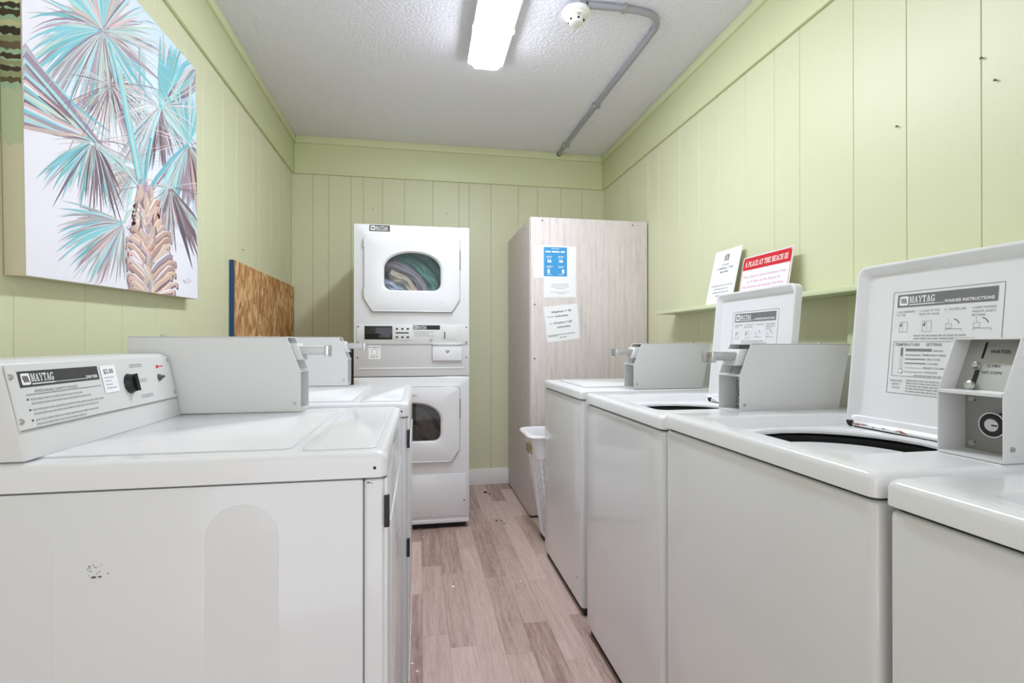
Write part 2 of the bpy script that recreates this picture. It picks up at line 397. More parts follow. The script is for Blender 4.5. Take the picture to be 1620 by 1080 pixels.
# ------------------------------------------------------------------ the room
def struct(o): o['kind'] = 'structure'; return o
TH = 0.06
floor = struct(box('floor', (XL - TH, YF, -0.10), (XR + TH, YB + TH, -0.004), 'subfloor'))
def board_mesh(L):
    bm = bmesh.new(); a_box(bm, (-0.0498, 0, -0.004), (0.0498, L - 0.0006, 0.0), 0.0004, 1)
    me = bpy.data.meshes.new('floor_board'); bmesh.ops.recalc_face_normals(bm, faces=bm.faces); bm.to_mesh(me); bm.free(); me.materials.append(MATS['floor_vinyl']); return me
BL = 0.62; full = board_mesh(BL)
known = {0: 2.01, 1: 1.915, 2: 2.215, 3: 1.838, 4: 2.03, 5: 1.768, -1: 2.35}
r0 = int((XL - 0.012) / 0.1) - 1
for r in range(r0, 17):
    x = 0.0615 + 0.1 * r
    if x - 0.05 < XL - 0.05 or x + 0.05 > XR + 0.06: continue
    j = known.get(r, 1.8 + 0.13 * ((r * 5) % 7)); y = j
    while y > YF: y -= BL
    while y < YB + 0.03:
        a, b = max(y, YF), min(y + BL, YB + 0.03)
        if b - a > 0.02:
            o = bpy.data.objects.new('floor_board', full if abs(b - a - BL) < 1e-4 else board_mesh(b - a)); COL.objects.link(o)
            o.parent = floor; o.location = (x - base(floor).x, a - base(floor).y, -base(floor).z)
        y += BL
ceiling = struct(box('ceiling', (XL - TH, YF, ZC), (XR + TH, YB + TH, ZC + 0.08), 'ceiling_popcorn'))

def panelled_wall(name, axis, face, inward, cuts):
    """slab with each panel board a part; axis = the wall's normal axis, cuts = groove positions along it"""
    lo, hi = cuts[0], cuts[-1]; t = 0.009
    if axis == 0:
        w = struct(box(name, (face - inward * t, lo, 0), (face - inward * (t + 0.06), hi, ZC), 'groove_green'))
    else:
        w = struct(box(name, (lo, face - inward * t, 0), (hi, face - inward * (t + 0.06), ZC), 'groove_green'))
    for a, b in zip(cuts, cuts[1:]):
        g = 0.0006
        pts = [(a + g, 0), (b - g, 0), (b - g, -0.0072), (b - g - 0.0016, -t), (a + g + 0.0016, -t), (a + g, -0.0072)]
        if axis == 0: prism('wall_panel', [(face - inward * (t + d), y) for y, d in pts], 2, 0.0, ZF + 0.03, 'wall_green', w)
        else: prism('wall_panel', [(x, face - inward * (t + d)) for x, d in pts], 2, 0.0, ZF + 0.03, 'wall_green', w)
    return w
panelled_wall('wall_left', 0, XL, 1, [YF, -1.2, -0.97, -0.74, -0.5, -0.26, -0.03, 0.2, 0.41, 0.62, 0.83, 1.02, 1.2, 1.4, 1.66, 1.847, 2.069, 2.294, 2.47, 2.70, 2.892, 3.16, 3.278, 3.544, 3.72, 3.9, YB])
panelled_wall('wall_right', 0, XR, -1, [YF, -1.2, -0.97, -0.74, -0.5, -0.26, -0.04, 0.2, 0.42, 0.68, 0.92, 1.156, 1.376, 1.578, 1.84, 1.991, 2.19, 2.412, 2.607, 2.817, 3.087, 3.245, 3.507, 3.7, 3.88, YB])
panelled_wall('wall_back', 1, YB, -1, [XL, -0.796, -0.682, -0.519, -0.426, -0.284, -0.116, 0.104, 0.308, 0.389, 0.567, 0.79, 0.95, 1.15, 1.33, XR])
# frieze boards and crown strips
FT, CT = 0.016, 0.03
def trim(name, lo, hi, bev=0.004): return struct(box(name, lo, hi, 'trim_green', bev=bev, seg=2))
trim('trim_1', (XL, YF, ZF), (XL + FT, YB, CROWN_Z + 0.01)); trim('trim_2', (XR - FT, YF, ZF), (XR, YB, CROWN_Z + 0.01))
trim('trim_3', (XL + FT, YB - FT, ZF), (XR - FT, YB, CROWN_Z + 0.01))
trim('trim_4', (XL, YF, CROWN_Z), (XL + CT, YB, ZC)); trim('trim_5', (XR - CT, YF, CROWN_Z), (XR, YB, ZC))
trim('trim_6', (XL + CT, YB - CT, CROWN_Z), (XR - CT, YB, ZC))
trim('trim_7', (XL, YB - 0.012, 0.0), (XL + 0.012, YB, ZF), 0.003); trim('trim_8', (XR - 0.012, YB - 0.012, 0.0), (XR, YB, ZF), 0.003)
struct(box('baseboard_back', (XL + 0.012, YB - 0.014, 0.0), (XR - 0.012, YB, 0.125), 'baseboard_white', bev=0.003))
# ------------------------------------------------------------------ machines
def coin_case(parent, xf, s, y0, y1, z0, z1, depth_b, depth_t, kind, bolt=True):
    """sheet-metal coin meter case. xf: front plane, s: +1 when it goes back along +X; y0<y1; opening at the front"""
    X = lambda d: xf + s * d
    zb = z0 + (z1 - z0) * 0.54; run = 0.036; t = 0.0022
    case = [(X(0), z0), (X(0), zb), (X(run), z1), (X(depth_t), z1), (X(depth_b), z0)]
    for a, b in ((y0, y0 + t), (y1 - t, y1)):
        prism('case_side', case, 1, a, b, 'painted_steel', parent, bev=0.0008, seg=1)
    box('case_top', (X(run), y0, z1 - t), (X(depth_t), y1, z1 + 0.0005), 'painted_steel', parent, bev=0.0006, seg=1)
    prism('case_back', [(X(depth_b - 0.004), z0), (X(depth_b), z0), (X(depth_t), z1), (X(depth_t - 0.004), z1)], 1, y0 + t, y1 - t, 'painted_steel', parent)
    box('case_floor', (X(0.0), y0 + t, z0), (X(depth_b - 0.01), y1 - t, z0 + 0.004), 'painted_steel', parent)
    box('case_shelf', (X(-0.001), y0 + t, zb - 0.003), (X(0.075), y1 - t, zb + 0.003), 'painted_steel', parent, bev=0.0008, seg=1)
    rc = 0.034; dl = 0.056                                            # recess of the slide plate behind the sloped front
    up = prism('slide_plate', [(X(rc), zb), (X(rc + run), z1), (X(rc + run + 0.004), z1), (X(rc + 0.004), zb)], 1, y0 + t, y1 - t, 'steel', parent)
    lk = box('lock_plate', (X(dl), y0 + t, z0 + 0.004), (X(dl + 0.006), y1 - t, zb - 0.003), 'plate_grey', parent)
    yc = (y0 + y1) / 2; zc = (z0 + zb) / 2
    yk = y0 + (y1 - y0) * 0.42
    cyl = lathe('lock_cylinder', [(0.0, 0.022), (0.0165, 0.022), (0.0185, 0.0205), (0.0185, 0.0)], (X(dl), yk, zc), (-s, 0, 0), 'black', lk, n=28)
    lathe('lock_face', [(0.0, 0.0008), (0.0095, 0.0008), (0.0105, 0.0)], (X(dl - 0.022), yk, zc), (-s, 0, 0), 'chrome', lk, n=24)
    box('keyhole', (X(dl - 0.0230), yk - 0.0095, zc - 0.0012), (X(dl - 0.0227), yk - 0.001, zc + 0.0012), 'black', lk)
    lathe('lock_ring', [(0.0186, 0.0), (0.0205, 0.0), (0.0205, 0.004), (0.0186, 0.004)], (X(dl - 0.0165), yk, zc), (-s, 0, 0), 'chrome', lk, n=28)
    for zz in (zc + 0.038, zc - 0.038):
        lathe('bolt', [(0.0, 0.004), (0.005, 0.0035), (0.007, 0.0)], (X(dl), y1 - 0.014, zz), (-s, 0, 0), 'chrome', lk, n=14)
    for yy in (y0 - 0.0005,):
        lathe('case_screw', [(0.0, 0.0025), (0.0035, 0.002), (0.0042, 0.0)], (X(0.016), yy, z0 + 0.022), (0, -1, 0), 'steel', parent, n=12)
    if bolt:
        for dd in (0.25,):
            lathe('case_bolt', [(0.0, 0.006), (0.006, 0.0055), (0.0075, 0.0)], (X(depth_t - 0.06), yc, z1 + 0.0005), (0, 0, 1), 'chrome', parent, n=12)
    zs = zb + (z1 - zb) * 0.60
    if kind == 'slide':
        b = box('coin_slide', (X(-0.060), yc - 0.026, zs - 0.012), (X(0.075), yc + 0.026, zs + 0.010), 'steel', parent, bev=0.002)
        box('slide_handle', (X(-0.068), yc - 0.028, zs - 0.018), (X(-0.056), yc + 0.028, zs + 0.014), 'chrome', b, bev=0.002)
        box('slide_track', (X(-0.058), yc - 0.018, zs + 0.010), (X(0.03), yc + 0.018, zs + 0.0125), 'chrome', b)
        prism('slide_throat', [(X(-0.004), zs - 0.026), (X(0.05), zs - 0.026), (X(0.065), zs + 0.02), (X(0.014), zs + 0.02)], 1, yc - 0.034, yc + 0.034, 'painted_steel', parent, bev=0.002)
    else:
        # slot and push knob meter: print and fittings on the sloped plate
        n = Vector((-s * (z1 - zb), 0, run)).normalized(); u = Vector((s * run, 0, z1 - zb)).normalized()
        r = u.cross(n); H = math.hypot(run, z1 - zb); o = Vector((X(rc), y1 - t if r.y < 0 else y0 + t, zb))
        sh = Sheet(o, r, u, 0.0005); wdt = y1 - y0
        sh.rect(wdt * 0.25, H * 0.62, 0.0035, H * 0.30, 'black'); sh.rect(wdt * 0.22, H * 0.06, 0.0075, H * 0.34, 'black')
        sh.text('WATER:', wdt * 0.36, H * 0.72, 0.006, 'ink_dark', bold=0.02); sh.text('15 MIN', wdt * 0.38, H * 0.46, 0.0048, 'ink_dark'); sh.text('NO COIN', wdt * 0.33, H * 0.34, 0.0048, 'ink_dark')
        sh.build('meter_print', up)
        def onp(x, y): return o + r * x + u * y
        lathe('push_button', [(0.0, 0.007), (0.005, 0.006), (0.0065, 0.002), (0.0065, 0.0)], onp(wdt * 0.22, H * 0.48), n, 'chrome', up, n=16)
        lathe('return_knob', [(0.0, 0.012), (0.0065, 0.010), (0.0085, 0.006), (0.006, 0.0)], onp(wdt * 0.255, H * 0.09), n, 'chrome', up, n=16)
    return case

def instruction_label(parent, o, r, u, w, h, detail=True):
    sh = Sheet(o, r, u, 0.0006)
    sh.frame(0, 0, w, h, 0.0011, 'ink_grey')
    bw, bh = w * 0.90, h * 0.125
    maytag(sh, w * 0.05, h * 0.845, bw, bh, 'ink_mid', 'print_white', ('WASHER INSTRUCTIONS', bw * 0.46))
    heads = [['1  ADD DETERGENT', 'TO TUB'], ['2  LOAD TO TOP', 'ROW OF HOLES'], ['3  CLOSE LID'], ['4  INSERT PAYMENT', 'AND/OR SELECT', 'SETTING']]
    for i, ls in enumerate(heads):
        x = w * (0.05 + 0.235 * i)
        for k, l in enumerate(ls): sh.text(l, x, h * (0.790 - 0.032 * k), h * 0.019, 'ink_grey', width=min(w * 0.19, len(l) * h * 0.0155))
        bx, by, s = x + w * 0.035, h * 0.60, h * 0.088
        if i < 2: sh.frame(bx, by, s, s * 1.15, 0.0007, 'ink_grey'); sh.line([(bx + s * .5, by), (bx + s * .45, by + s * 1.15)], 0.0006, 'ink_pale'); sh.poly([(bx + s * .1, by + s * .75), (bx + s * .35, by + s * 1.1), (bx + s * .22, by + s * .55)], 'ink_dark')
        else:
            sh.frame(bx - s * .2, by + s * .3, s * 0.6, s * .5, 0.0006, 'ink_grey'); sh.rect(bx - s * .2, by + s * .22, s * 1.6, 0.0008, 'ink_grey'); sh.rect(bx - s * .2, by, 0.0007, s * .25, 'ink_grey'); sh.rect(bx + s * 1.4, by, 0.0007, s * .25, 'ink_grey')
            sh.line([(bx + s * .1, by + s * .8), (bx + s * .02, by + s * 1.4)], 0.0007, 'ink_pale')
            sh.line([(bx + s * .6, by + s * 1.25), (bx + s * .95, by + s * 1.1), (bx + s * 1.15, by + s * .75)], 0.0016, 'ink_dark')
    sh.words(w * 0.24, h * 0.558, w * 0.5, h * 0.013, 'ink_pale', seed=1); sh.words(w * 0.24, h * 0.53, w * 0.56, h * 0.013, 'ink_pale', seed=2)
    fx, fy, fw, fh = w * 0.04, h * 0.17, w * 0.92, h * 0.34
    sh.frame(fx, fy, fw, fh, 0.0009, 'ink_grey')
    sh.text('TEMPERATURE', fx + fw * 0.02, fy + fh * 0.87, h * 0.027, 'ink_grey', bold=0.015); sh.text('SETTING', fx + fw * 0.36, fy + fh * 0.87, h * 0.027, 'ink_grey', bold=0.015)
    sh.rect(fx + fw * 0.09, fy + fh * 0.58, fw * 0.025, fh * 0.24, 'ink_grey'); sh.frame(fx + fw * 0.09, fy + fh * 0.2, fw * 0.025, fh * 0.62, 0.0007, 'ink_grey'); sh.disc(fx + fw * 0.1025, fy + fh * 0.15, fw * 0.026, 'ink_grey'); sh.disc(fx + fw * 0.1025, fy + fh * 0.15, fw * 0.021, 'print_white', 0.0003)
    for k, (tx, th, ln) in enumerate([('WHITES', .075, .28), ('PERMANENT PRESS', .022, .17), ('DELICATES', .03, .22), ('COLORS', .03, .23), ('BRIGHT COLORS', .008, .19), ('WOOLENS', .012, .2)]):
        yy = fy + fh * (0.72 - 0.118 * k)
        sh.rect(fx + fw * 0.145, yy, fw * ln, fh * th, 'ink_grey')
        sh.text(tx, fx + fw * (0.16 + ln), yy - fh * 0.01, h * 0.018, 'ink_grey', bold=0.01)
    sh.words(fx + fw * 0.26, fy + fh * 0.03, fw * 0.3, h * 0.011, 'ink_pale')
    for k, tx in enumerate(('PERSONAL', 'SAFETY', 'RULES')): sh.text(tx, w * 0.10, h * (0.115 - 0.034 * k), h * 0.02, 'ink_grey', align='CENTER')
    for k in range(5): sh.words(w * 0.20, h * (0.128 - 0.026 * k), w * 0.62, h * 0.012, 'ink_pale', seed=k, ragged=0.4)
    return sh.build('instruction_label', parent, 'printed washing instructions inside the lid')

def washer(name, x0, y0, w, dz, label, lid, meter='slide', gap_far=0.095, gap_near=0.115):
    """top-loading coin washer facing -X; x0 front, y0 near side"""
    t = thing(name, (x0 + 0.35, y0 + w / 2, 0), label, 'washer', 'coin-operated top-loading washers along the right wall')
    D = 0.70; z1 = 0.935 + dz; zl = z1 - 0.038; y1 = y0 + w
    def L(x_0, x_1, y_0, y_1, r, z): return [(x, y, z) for x, y in rrect(x_0, x_1, y_0, y_1, r)]
    def CL(i, z): return L(x0 + .004 + i, x0 + D - i, y0 + .002 + i, y1 - .002 - i, .016, z)
    zc_ = zl - .003; bm = bmesh.new()                                   # open-topped cabinet shell with rolled edges
    loft(bm, [CL(.010, .032), CL(.004, .034), CL(.001, .040), CL(0, .048), CL(0, zc_ - .012), CL(.001, zc_ - .006), CL(.004, zc_ - .002), CL(.010, zc_), CL(.018, zc_), CL(.018, zc_ - .03), CL(.018, .06)], cap_first=True, cap_last=True)
    link('cabinet', bm, 'enamel', t, smooth=True)
    box('base', (x0 + 0.02, y0 + 0.012, 0.0), (x0 + D - 0.02, y1 - 0.012, 0.05), 'rubber', t)
    bm = bmesh.new(); loft(bm, [CL(.006, zl - .006), CL(.006, zl + .004), CL(.016, zl + .004), CL(.016, zl - .006), CL(.006, zl - .006)]); link('seam', bm, 'black', t)
    # top deck: rolled outer edge, sunken well, round opening
    wy0, wy1, wx0, wx1 = y0 + gap_near, y1 - gap_far, x0 + 0.052, x0 + 0.475
    wz = z1 - 0.030
    loops = [L(x0 + .004, x0 + D, y0 + .002, y1 - .002, .014, zl), L(x0 - .001, x0 + D, y0, y1, .016, zl + .002), L(x0, x0 + D, y0, y1, .016, z1 - .012)]
    for a in (30, 60, 90):
        o = .012 * (1 - math.cos(math.radians(a))); loops.append(L(x0 + o, x0 + D - o, y0 + o, y1 - o, .016, z1 - .012 + .012 * math.sin(math.radians(a))))
    if lid != 'closed':
        loops += [L(wx0 - .004, wx1 + .004, wy0 - .004, wy1 + .004, .034, z1), L(wx0, wx1, wy0, wy1, .03, z1 - .003), L(wx0 + .008, wx1 - .006, wy0 + .006, wy1 - .008, .026, wz + .004), L(wx0 + .013, wx1 - .01, wy0 + .01, wy1 - .013, .024, wz)]
        cx, cy, R = (wx0 + wx1) / 2 + 0.0, (wy0 + wy1) / 2, min(wx1 - wx0, wy1 - wy0) / 2 - 0.018
        ref = rrect(wx0, wx1, wy0, wy1, .03)
        def ring(r, z): return [(cx + r * math.cos(math.atan2(y - cy, x - cx)), cy + r * math.sin(math.atan2(y - cy, x - cx)), z) for x, y in ref]
        loops += [ring(R + .008, wz + .001), ring(R + .003, wz - .001), ring(R, wz - .006), ring(R + 0.002, wz - .012)]
    bm = bmesh.new(); loft(bm, loops, cap_last=(lid == 'closed'))
    deck = link('top_deck', bm, 'enamel_top', t, smooth=True)
    if lid == 'closed':
        cl = prism('lid', rrect(wx0 + .004, wx1 - .004, wy0 + .004, wy1 - .004, .03), 2, z1, z1 + 0.008, 'enamel_top', t, bev=0.003, seg=3)
    else:
        bm = bmesh.new(); a_lathe(bm, [(R + 0.004, -0.012), (R + 0.012, -0.02), (R + 0.02, -0.40), (R - 0.02, -0.42), (0.0, -0.42)], (cx, cy, wz), (0, 0, 1), 40); link('outer_tub', bm, 'black', t, smooth=True)
        bm = bmesh.new(); a_lathe(bm, [(R - 0.012, -0.040), (R - 0.014, -0.032), (R - 0.020, -0.030), (R - 0.095, -0.046), (R - 0.100, -0.06), (R - 0.085, -0.08), (R - 0.03, -0.20), (R - 0.03, -0.38), (0.0, -0.39)], (cx, cy, wz), (0, 0, 1), 40); tb = link('tub', bm, 'tub_grey', t, smooth=True)
        bm = bmesh.new(); a_lathe(bm, [(R + .014, -0.038), (R - .02, -0.040)], (cx, cy, wz), (0, 0, 1), 40); link('tub_seal', bm, 'black', t)
        lathe('agitator', [(0.0, -0.08), (0.02, -0.082), (0.03, -0.10), (0.04, -0.30), (0.10, -0.37)], (cx, cy, wz), (0, 0, 1), 'plastic_white', t, n=20)
        bm = bmesh.new(); a_box(bm, (cx + R * .55, cy - R * .78, wz - .05), (cx + R * .85, cy - R * .35, wz - .018), .008); link('fill_funnel', bm, 'rubber', t, smooth=True)
        # opened lid leaning back on its hinge, its pan-shaped underside to the aisle
        lw, lh = wy1 - wy0 - 0.004, 0.413; hx, hz = x0 + 0.463, wz + 0.002; lean = math.radians(5.5)
        def LP(y, v, d): return (hx + v * math.sin(lean) + d * math.cos(lean), y, hz + v * math.cos(lean) - d * math.sin(lean))
        def lp(ins, r, d): return [LP(y, v, d) for y, v in rrect(wy0 + .002 + ins, wy1 - .002 - ins, ins, lh - ins, r)]
        bm = bmesh.new()
        loft(bm, [lp(.0, .024, .026), lp(.0, .024, .003), lp(.002, .023, .0005), lp(.005, .021, 0), lp(.008, .02, .001), lp(.021, .017, .016), lp(.029, .014, .0185)], cap_first=True, cap_last=True)
        ld = link('lid', bm, 'enamel_top', t, smooth=True)
        u = Vector((math.sin(lean), 0, math.cos(lean))); nrm = Vector((-math.cos(lean), 0, math.sin(lean)))
        iw, ih = 0.245, 0.245
        o = Vector(LP(wy1 - 0.097, 0.095, 0.0185))
        instruction_label(ld, o, (0, -1, 0), u, iw, ih)
        rn = random.Random(3 if meter == 'slide' else 5); bm = bmesh.new()
        for k in range(16 if meter != 'slide' else 7):
            yy = wy1 - 0.03 - rn.random() ** 1.5 * 0.28; l = rn.uniform(.006, .022); v = rn.uniform(.0035, .0075)
            a_prism(bm, [(yy, v), (yy + l, v + .0005), (yy + l * .8, v + .0025), (yy + l * .2, v + .002)], 2, 0, 0.0003)
        for v_ in bm.verts: v_.co = Vector(LP(v_.co.x, v_.co.y, -0.0002 - v_.co.z))
        tag(link('rust_flecks', bm, 'rust', ld), 'rust flecks along the lower flange', kind='stuff')
        box('lid_gap_shade', (hx + .001, wy0 + .008, hz - .006), (hx + .024, wy1 - .008, hz + .0005), 'rubber', ld)  # added black strip; stands in for the shade in the gap under the lid
        for yy in (wy1 - 0.012, wy0 + 0.03): box('hinge', (hx - .004, yy - 0.012, hz - .004), (hx + .012, yy + 0.012, hz + .014), 'rubber', ld, bev=0.003)
    # console along the back
    prism('console', [(x0 + .60, z1 - .002), (x0 + .635, z1 + .15), (x0 + .70, z1 + .16), (x0 + .70, z1 - .002)], 1, y0 + .11, y1 - .004, 'painted_steel', t, bev=0.004)
    coin_case(t, x0 + 0.235, 1, y0 + 0.006, y0 + 0.108, z1 + 0.001, z1 + 0.193, 0.315, 0.355, meter)
    for zz in (0.08,):
        lathe('cabinet_screw', [(0.0, 0.002), (0.003, 0.0015), (0.0036, 0.0)], (x0 + 0.004, y0 + 0.06, zz + 0.06), (-1, 0, 0), 'dark_metal', t, n=10)
    return t

W1 = washer('washing_machine', 0.653, 2.028, 0.640, 0.0, 'white coin washer with its lid shut, farthest back in the right-hand row', 'closed')
W2 = washer('washing_machine', 0.637, 1.279, 0.642, 0.0, 'white coin washer with open lid under the red and white signs', 'open')
W3 = washer('washing_machine', 0.637, 0.627, 0.640, 0.010, 'white coin washer with large open lid showing printed washer instructions', 'open', meter='slot')
W4 = washer('washing_machine', 0.637, -0.026, 0.640, 0.008, 'white washer cut by the right edge, nearest the viewer', 'open')

def arch_pts(c, hw, z0, z1, n=14):
    return [(c - hw, z0)] + [(c - hw * math.cos(math.pi * i / n), z1 - hw + hw * math.sin(math.pi * i / n)) for i in range(n + 1)] + [(c + hw, z0)]

def dryer(name, xf, y0, w, z1, label, near):
    """front-loading coin dryer facing +X; xf front, y0 near side"""
    D = 0.715; y1 = y0 + w; X = lambda d: xf - d; zl = z1 - 0.046
    t = thing(name, (xf - D / 2, y0 + w / 2, 0), label, 'dryer', 'coin-operated dryers along the left wall')
    box('cabinet', (X(D), y0 + .004, 0.03), (X(0.042), y1 - .004, zl - .002), 'enamel', t, bev=0.004)
    box('base', (X(D - .03), y0 + .02, 0.0), (X(0.03), y1 - .02, 0.05), 'rubber', t)
    box('front_frame', (X(0.0405), y0 + .004, 0.03), (X(0.006), y1 - .004, zl - .002), 'enamel', t, bev=0.006, seg=3)
    if near:
        for c in (X(0.575), X(0.238)):
            prism('side_emboss', arch_pts(c, 0.0575, 0.05, zl - 0.035), 1, y0 + 0.0034, y0 + .006, 'enamel', t, bev=0.0005, seg=1)
    # front panel and door with its hinges
    fp = prism('front_panel', [(y0 + .004, .09), (y1 - .004, .09), (y1 - .004, zl - .002), (y0 + .004, zl - .002)], 0, X(0.007), X(0.0), 'enamel', t, bev=0.003)
    dr = prism('door', [(y0 + .10, .30), (y1 - .10, .30), (y1 - .06, .40), (y1 - .06, .80), (y0 + .06, .80), (y0 + .06, .40)], 0, X(0.0), X(-0.0035), 'enamel', t, bev=0.0015)
    box('kick_panel', (X(0.004), y0 + .012, .055), (X(-0.002), y1 - .012, .085), 'enamel', t, bev=0.002)
    for z in (0.835, 0.50): box('hinge', (X(0.006), y0 - .001, z - .028), (X(-0.003), y0 + .010, z + .028), 'black', dr, bev=0.001, seg=1)
    # top: rolled edge, cross bead and front tray
    def L(a, b, c, d, r, z): return [(x, y, z) for x, y in rrect(X(b), X(a), c, d, r)]
    bx0, bx1 = .148, .022
    loops = [L(.004, D, y0 + .003, y1 - .003, .014, zl), L(0, D, y0, y1, .016, zl + .002), L(0, D, y0, y1, .016, z1 - .014)]
    for a in (25, 50, 75, 90):
        o = .014 * (1 - math.cos(math.radians(a))); loops.append(L(o, D - o, y0 + o, y1 - o, .016, z1 - .014 + .014 * math.sin(math.radians(a))))
    bm = bmesh.new(); loft(bm, loops, cap_last=True); top = link('top', bm, 'enamel_top', t, smooth=True)
    prism('top_pad', rrect(X(D - .06), X(.170), y0 + .045, y1 - .045, .02), 2, z1 - .001, z1 + .0035, 'enamel_top', top, bev=0.003, seg=2)
    prism('front_tray', rrect(X(.150), X(.022), y0 + .03, y1 - .03, .014), 2, z1 - .001, z1 + .003, 'enamel_top', top, bev=0.0025, seg=2)
    lathe('top_screw', [(0.0, 0.0015), (0.0025, 0.001), (0.003, 0.0)], (X(.022), y0 + 0.0002, zl + .018), (0, -1, 0), 'black', top, n=10)
    # console along the back, panel tilted to the front
    yb0, yb1 = y0 + .004, y1 - .112
    cb = z1 + 0.003; ct = z1 + 0.163
    xb, xt = X(.555), X(.590)
    con = prism('console', [(xb, cb), (xt, ct - .006), (xt - .012, ct), (X(D - .01), ct), (X(D - .01), cb)], 1, yb0, yb1, 'painted_steel', t, bev=0.003)
    u = Vector((xt - xb, 0, ct - cb)).normalized(); r = Vector((0, 1, 0)); H = math.hypot(xt - xb, ct - .006 - cb); Wc = yb1 - yb0
    o = Vector((xb, yb0, cb)); n = r.cross(u)
    if n.x < 0: n = -n
    def pt(x, y, d=0.0): return o + r * x + u * y + n * d
    bm = bmesh.new()
    lo = [pt(x, y, .0) for x, y in rrect(.004, Wc - .004, H * .30, H * .985, .004)]; hi = [pt(x, y, .0022) for x, y in rrect(.005, Wc - .005, H * .305, H * .98, .004)]
    loft(bm, [lo, hi], cap_last=True); pn = link('control_panel', bm, 'panel_grey', con, smooth=False)
    sh = Sheet(pt(0, 0, .0022), r, u, 0.0006)
    sh.rect(.004, H * .30, Wc - .008, H * .012, 'ink_grey')
    if near:
        maytag(sh, Wc * .045, H * .74, Wc * .385, H * .17, 'ink_dark', 'print_white', ('DRYER', Wc * .065))
        sh.text('PERSONAL SAFETY RULES', Wc * .10, H * .675, H * .030, 'ink_grey', width=Wc * .2)
        sh.rect(Wc * .06, H * .655, Wc * .37, H * .008, 'ink_grey')
        for k in range(6): sh.words(Wc * .075, H * (.60 - .045 * k - .02 * (k // 2)), Wc * .36, H * .018, 'ink_pale', seed=k, ragged=.35)
        for k in range(3): sh.disc(Wc * .062, H * (.611 - .11 * k), H * .012, 'ink_dark')
        for k, (yy) in enumerate((.885, .855, .66, .63, .43, .40)):
            sh.words(Wc * (.645 + .02 * (k // 2)), H * yy, Wc * .095, H * .016, 'ink_pale', seed=k)
        sh.words(Wc * .875, H * .83, Wc * .045, H * .016, 'red_print'); sh.words(Wc * .89, H * .665, Wc * .035, H * .016, 'ink_grey')
    sh.build('panel_print', pn)
    if near:
        # price sticker
        sh = Sheet(pt(Wc * .445, H * .55, .0026), r, u, 0.0006); sw, s_h = Wc * .095, H * .36
        sh.rect(0, 0, sw, s_h, 'paper'); sh.text('$2.00', sw * .16, s_h * .70, s_h * .17, 'ink_mid', .0004, bold=.02, width=sw * .66)
        for k in range(4): sh.words(sw * .15, s_h * (.54 - .13 * k), sw * .7, s_h * .035, 'ink_pale', .0004, seed=k, ragged=.5)
        sh.build('price_sticker', pn, 'white sticker reading $2.00')
        kc = (Wc * .62, H * .63)
        kb = lathe('dial_knob', [(0.0, .012), (.017, .012), (.0195, .009), (.0205, .003), (.0225, 0.0)], pt(*kc, .0024), n, 'black', pn, n=28)
        bm = bmesh.new(); a_box(bm, (-.0035, -.019, 0), (.0035, .019, .0095), .0015)
        M = Matrix((( r.x, u.x, n.x), (r.y, u.y, n.y), (r.z, u.z, n.z))).to_4x4(); M.translation = pt(*kc, .013)
        bmesh.ops.transform(bm, matrix=M, verts=bm.verts); link('knob_grip', bm, 'black', kb, smooth=True)
        bm = bmesh.new(); a_box(bm, (-.0010, -.018, .0095), (.0010, .018, .0100)); bmesh.ops.transform(bm, matrix=M, verts=bm.verts); link('knob_pointer', bm, 'print_white', kb)
        lathe('indicator_lamp', [(0.0, .004), (.003, .003), (.0042, 0.0)], pt(Wc * .865, H * .835, .0024), n, 'red_lamp', pn, n=12)
        lathe('start_switch', [(0.0, .013), (.003, .012), (.004, .006), (.0075, .004), (.0085, 0.0)], pt(Wc * .865, H * .665, .0024), n, 'dark_metal', pn, n=14)
        for x, y in ((.975, .93), (.975, .40), (.018, .86), (.018, .40)):
            lathe('panel_screw', [(0.0, .0025), (.004, .002), (.005, 0.0)], pt(Wc * x, H * y, .0024), n, 'steel', pn, n=12)
    coin_case(t, X(0.262), -1, y1 - .110, y1 - .006, z1 + .005, z1 + .207, .42, .42, 'slide')
    return t

D1 = dryer('clothes_dryer', -0.055, 0.925, 0.655, 0.940, 'white coin dryer with $2.00 sticker and black dial, filling the lower left', True)
D2 = dryer('clothes_dryer', -0.032, 1.612, 0.722, 0.948, 'white coin dryer farther back, between the near dryer and the stacked pair', False)
# scuffs on the near dryer's side
bm = bmesh.new(); rn = random.Random(11)
for k in range(16):
    c = at(152 + rn.gauss(0, 7), 900 + rn.gauss(0, 9), 1, 0.9288); r_ = rn.uniform(.0004, .0013)
    a_prism(bm, [(c.x + r_ * rn.uniform(.6, 1.7) * math.cos(a), c.z + r_ * rn.uniform(.3, .9) * math.sin(a)) for a in (0, 1, 2.1, 3.1, 4.2, 5.2)], 1, 0.9284, 0.9289)
for (u_, v_, r_) in ((148, 913, .0032), (158, 912, .0024), (583, 763, .0024), (588, 764, .0014)):
    c = at(u_, v_, 1, 0.9288); a_prism(bm, [(c.x + 1.3 * r_ * math.cos(a), c.z + .6 * r_ * math.sin(a)) for a in (0, 1, 2.1, 3.1, 4.2, 5.2)], 1, 0.9283, 0.9289)
tag(link('scuff_marks', bm, 'scuff', D1), 'small dark scuffs in the side enamel', kind='stuff')

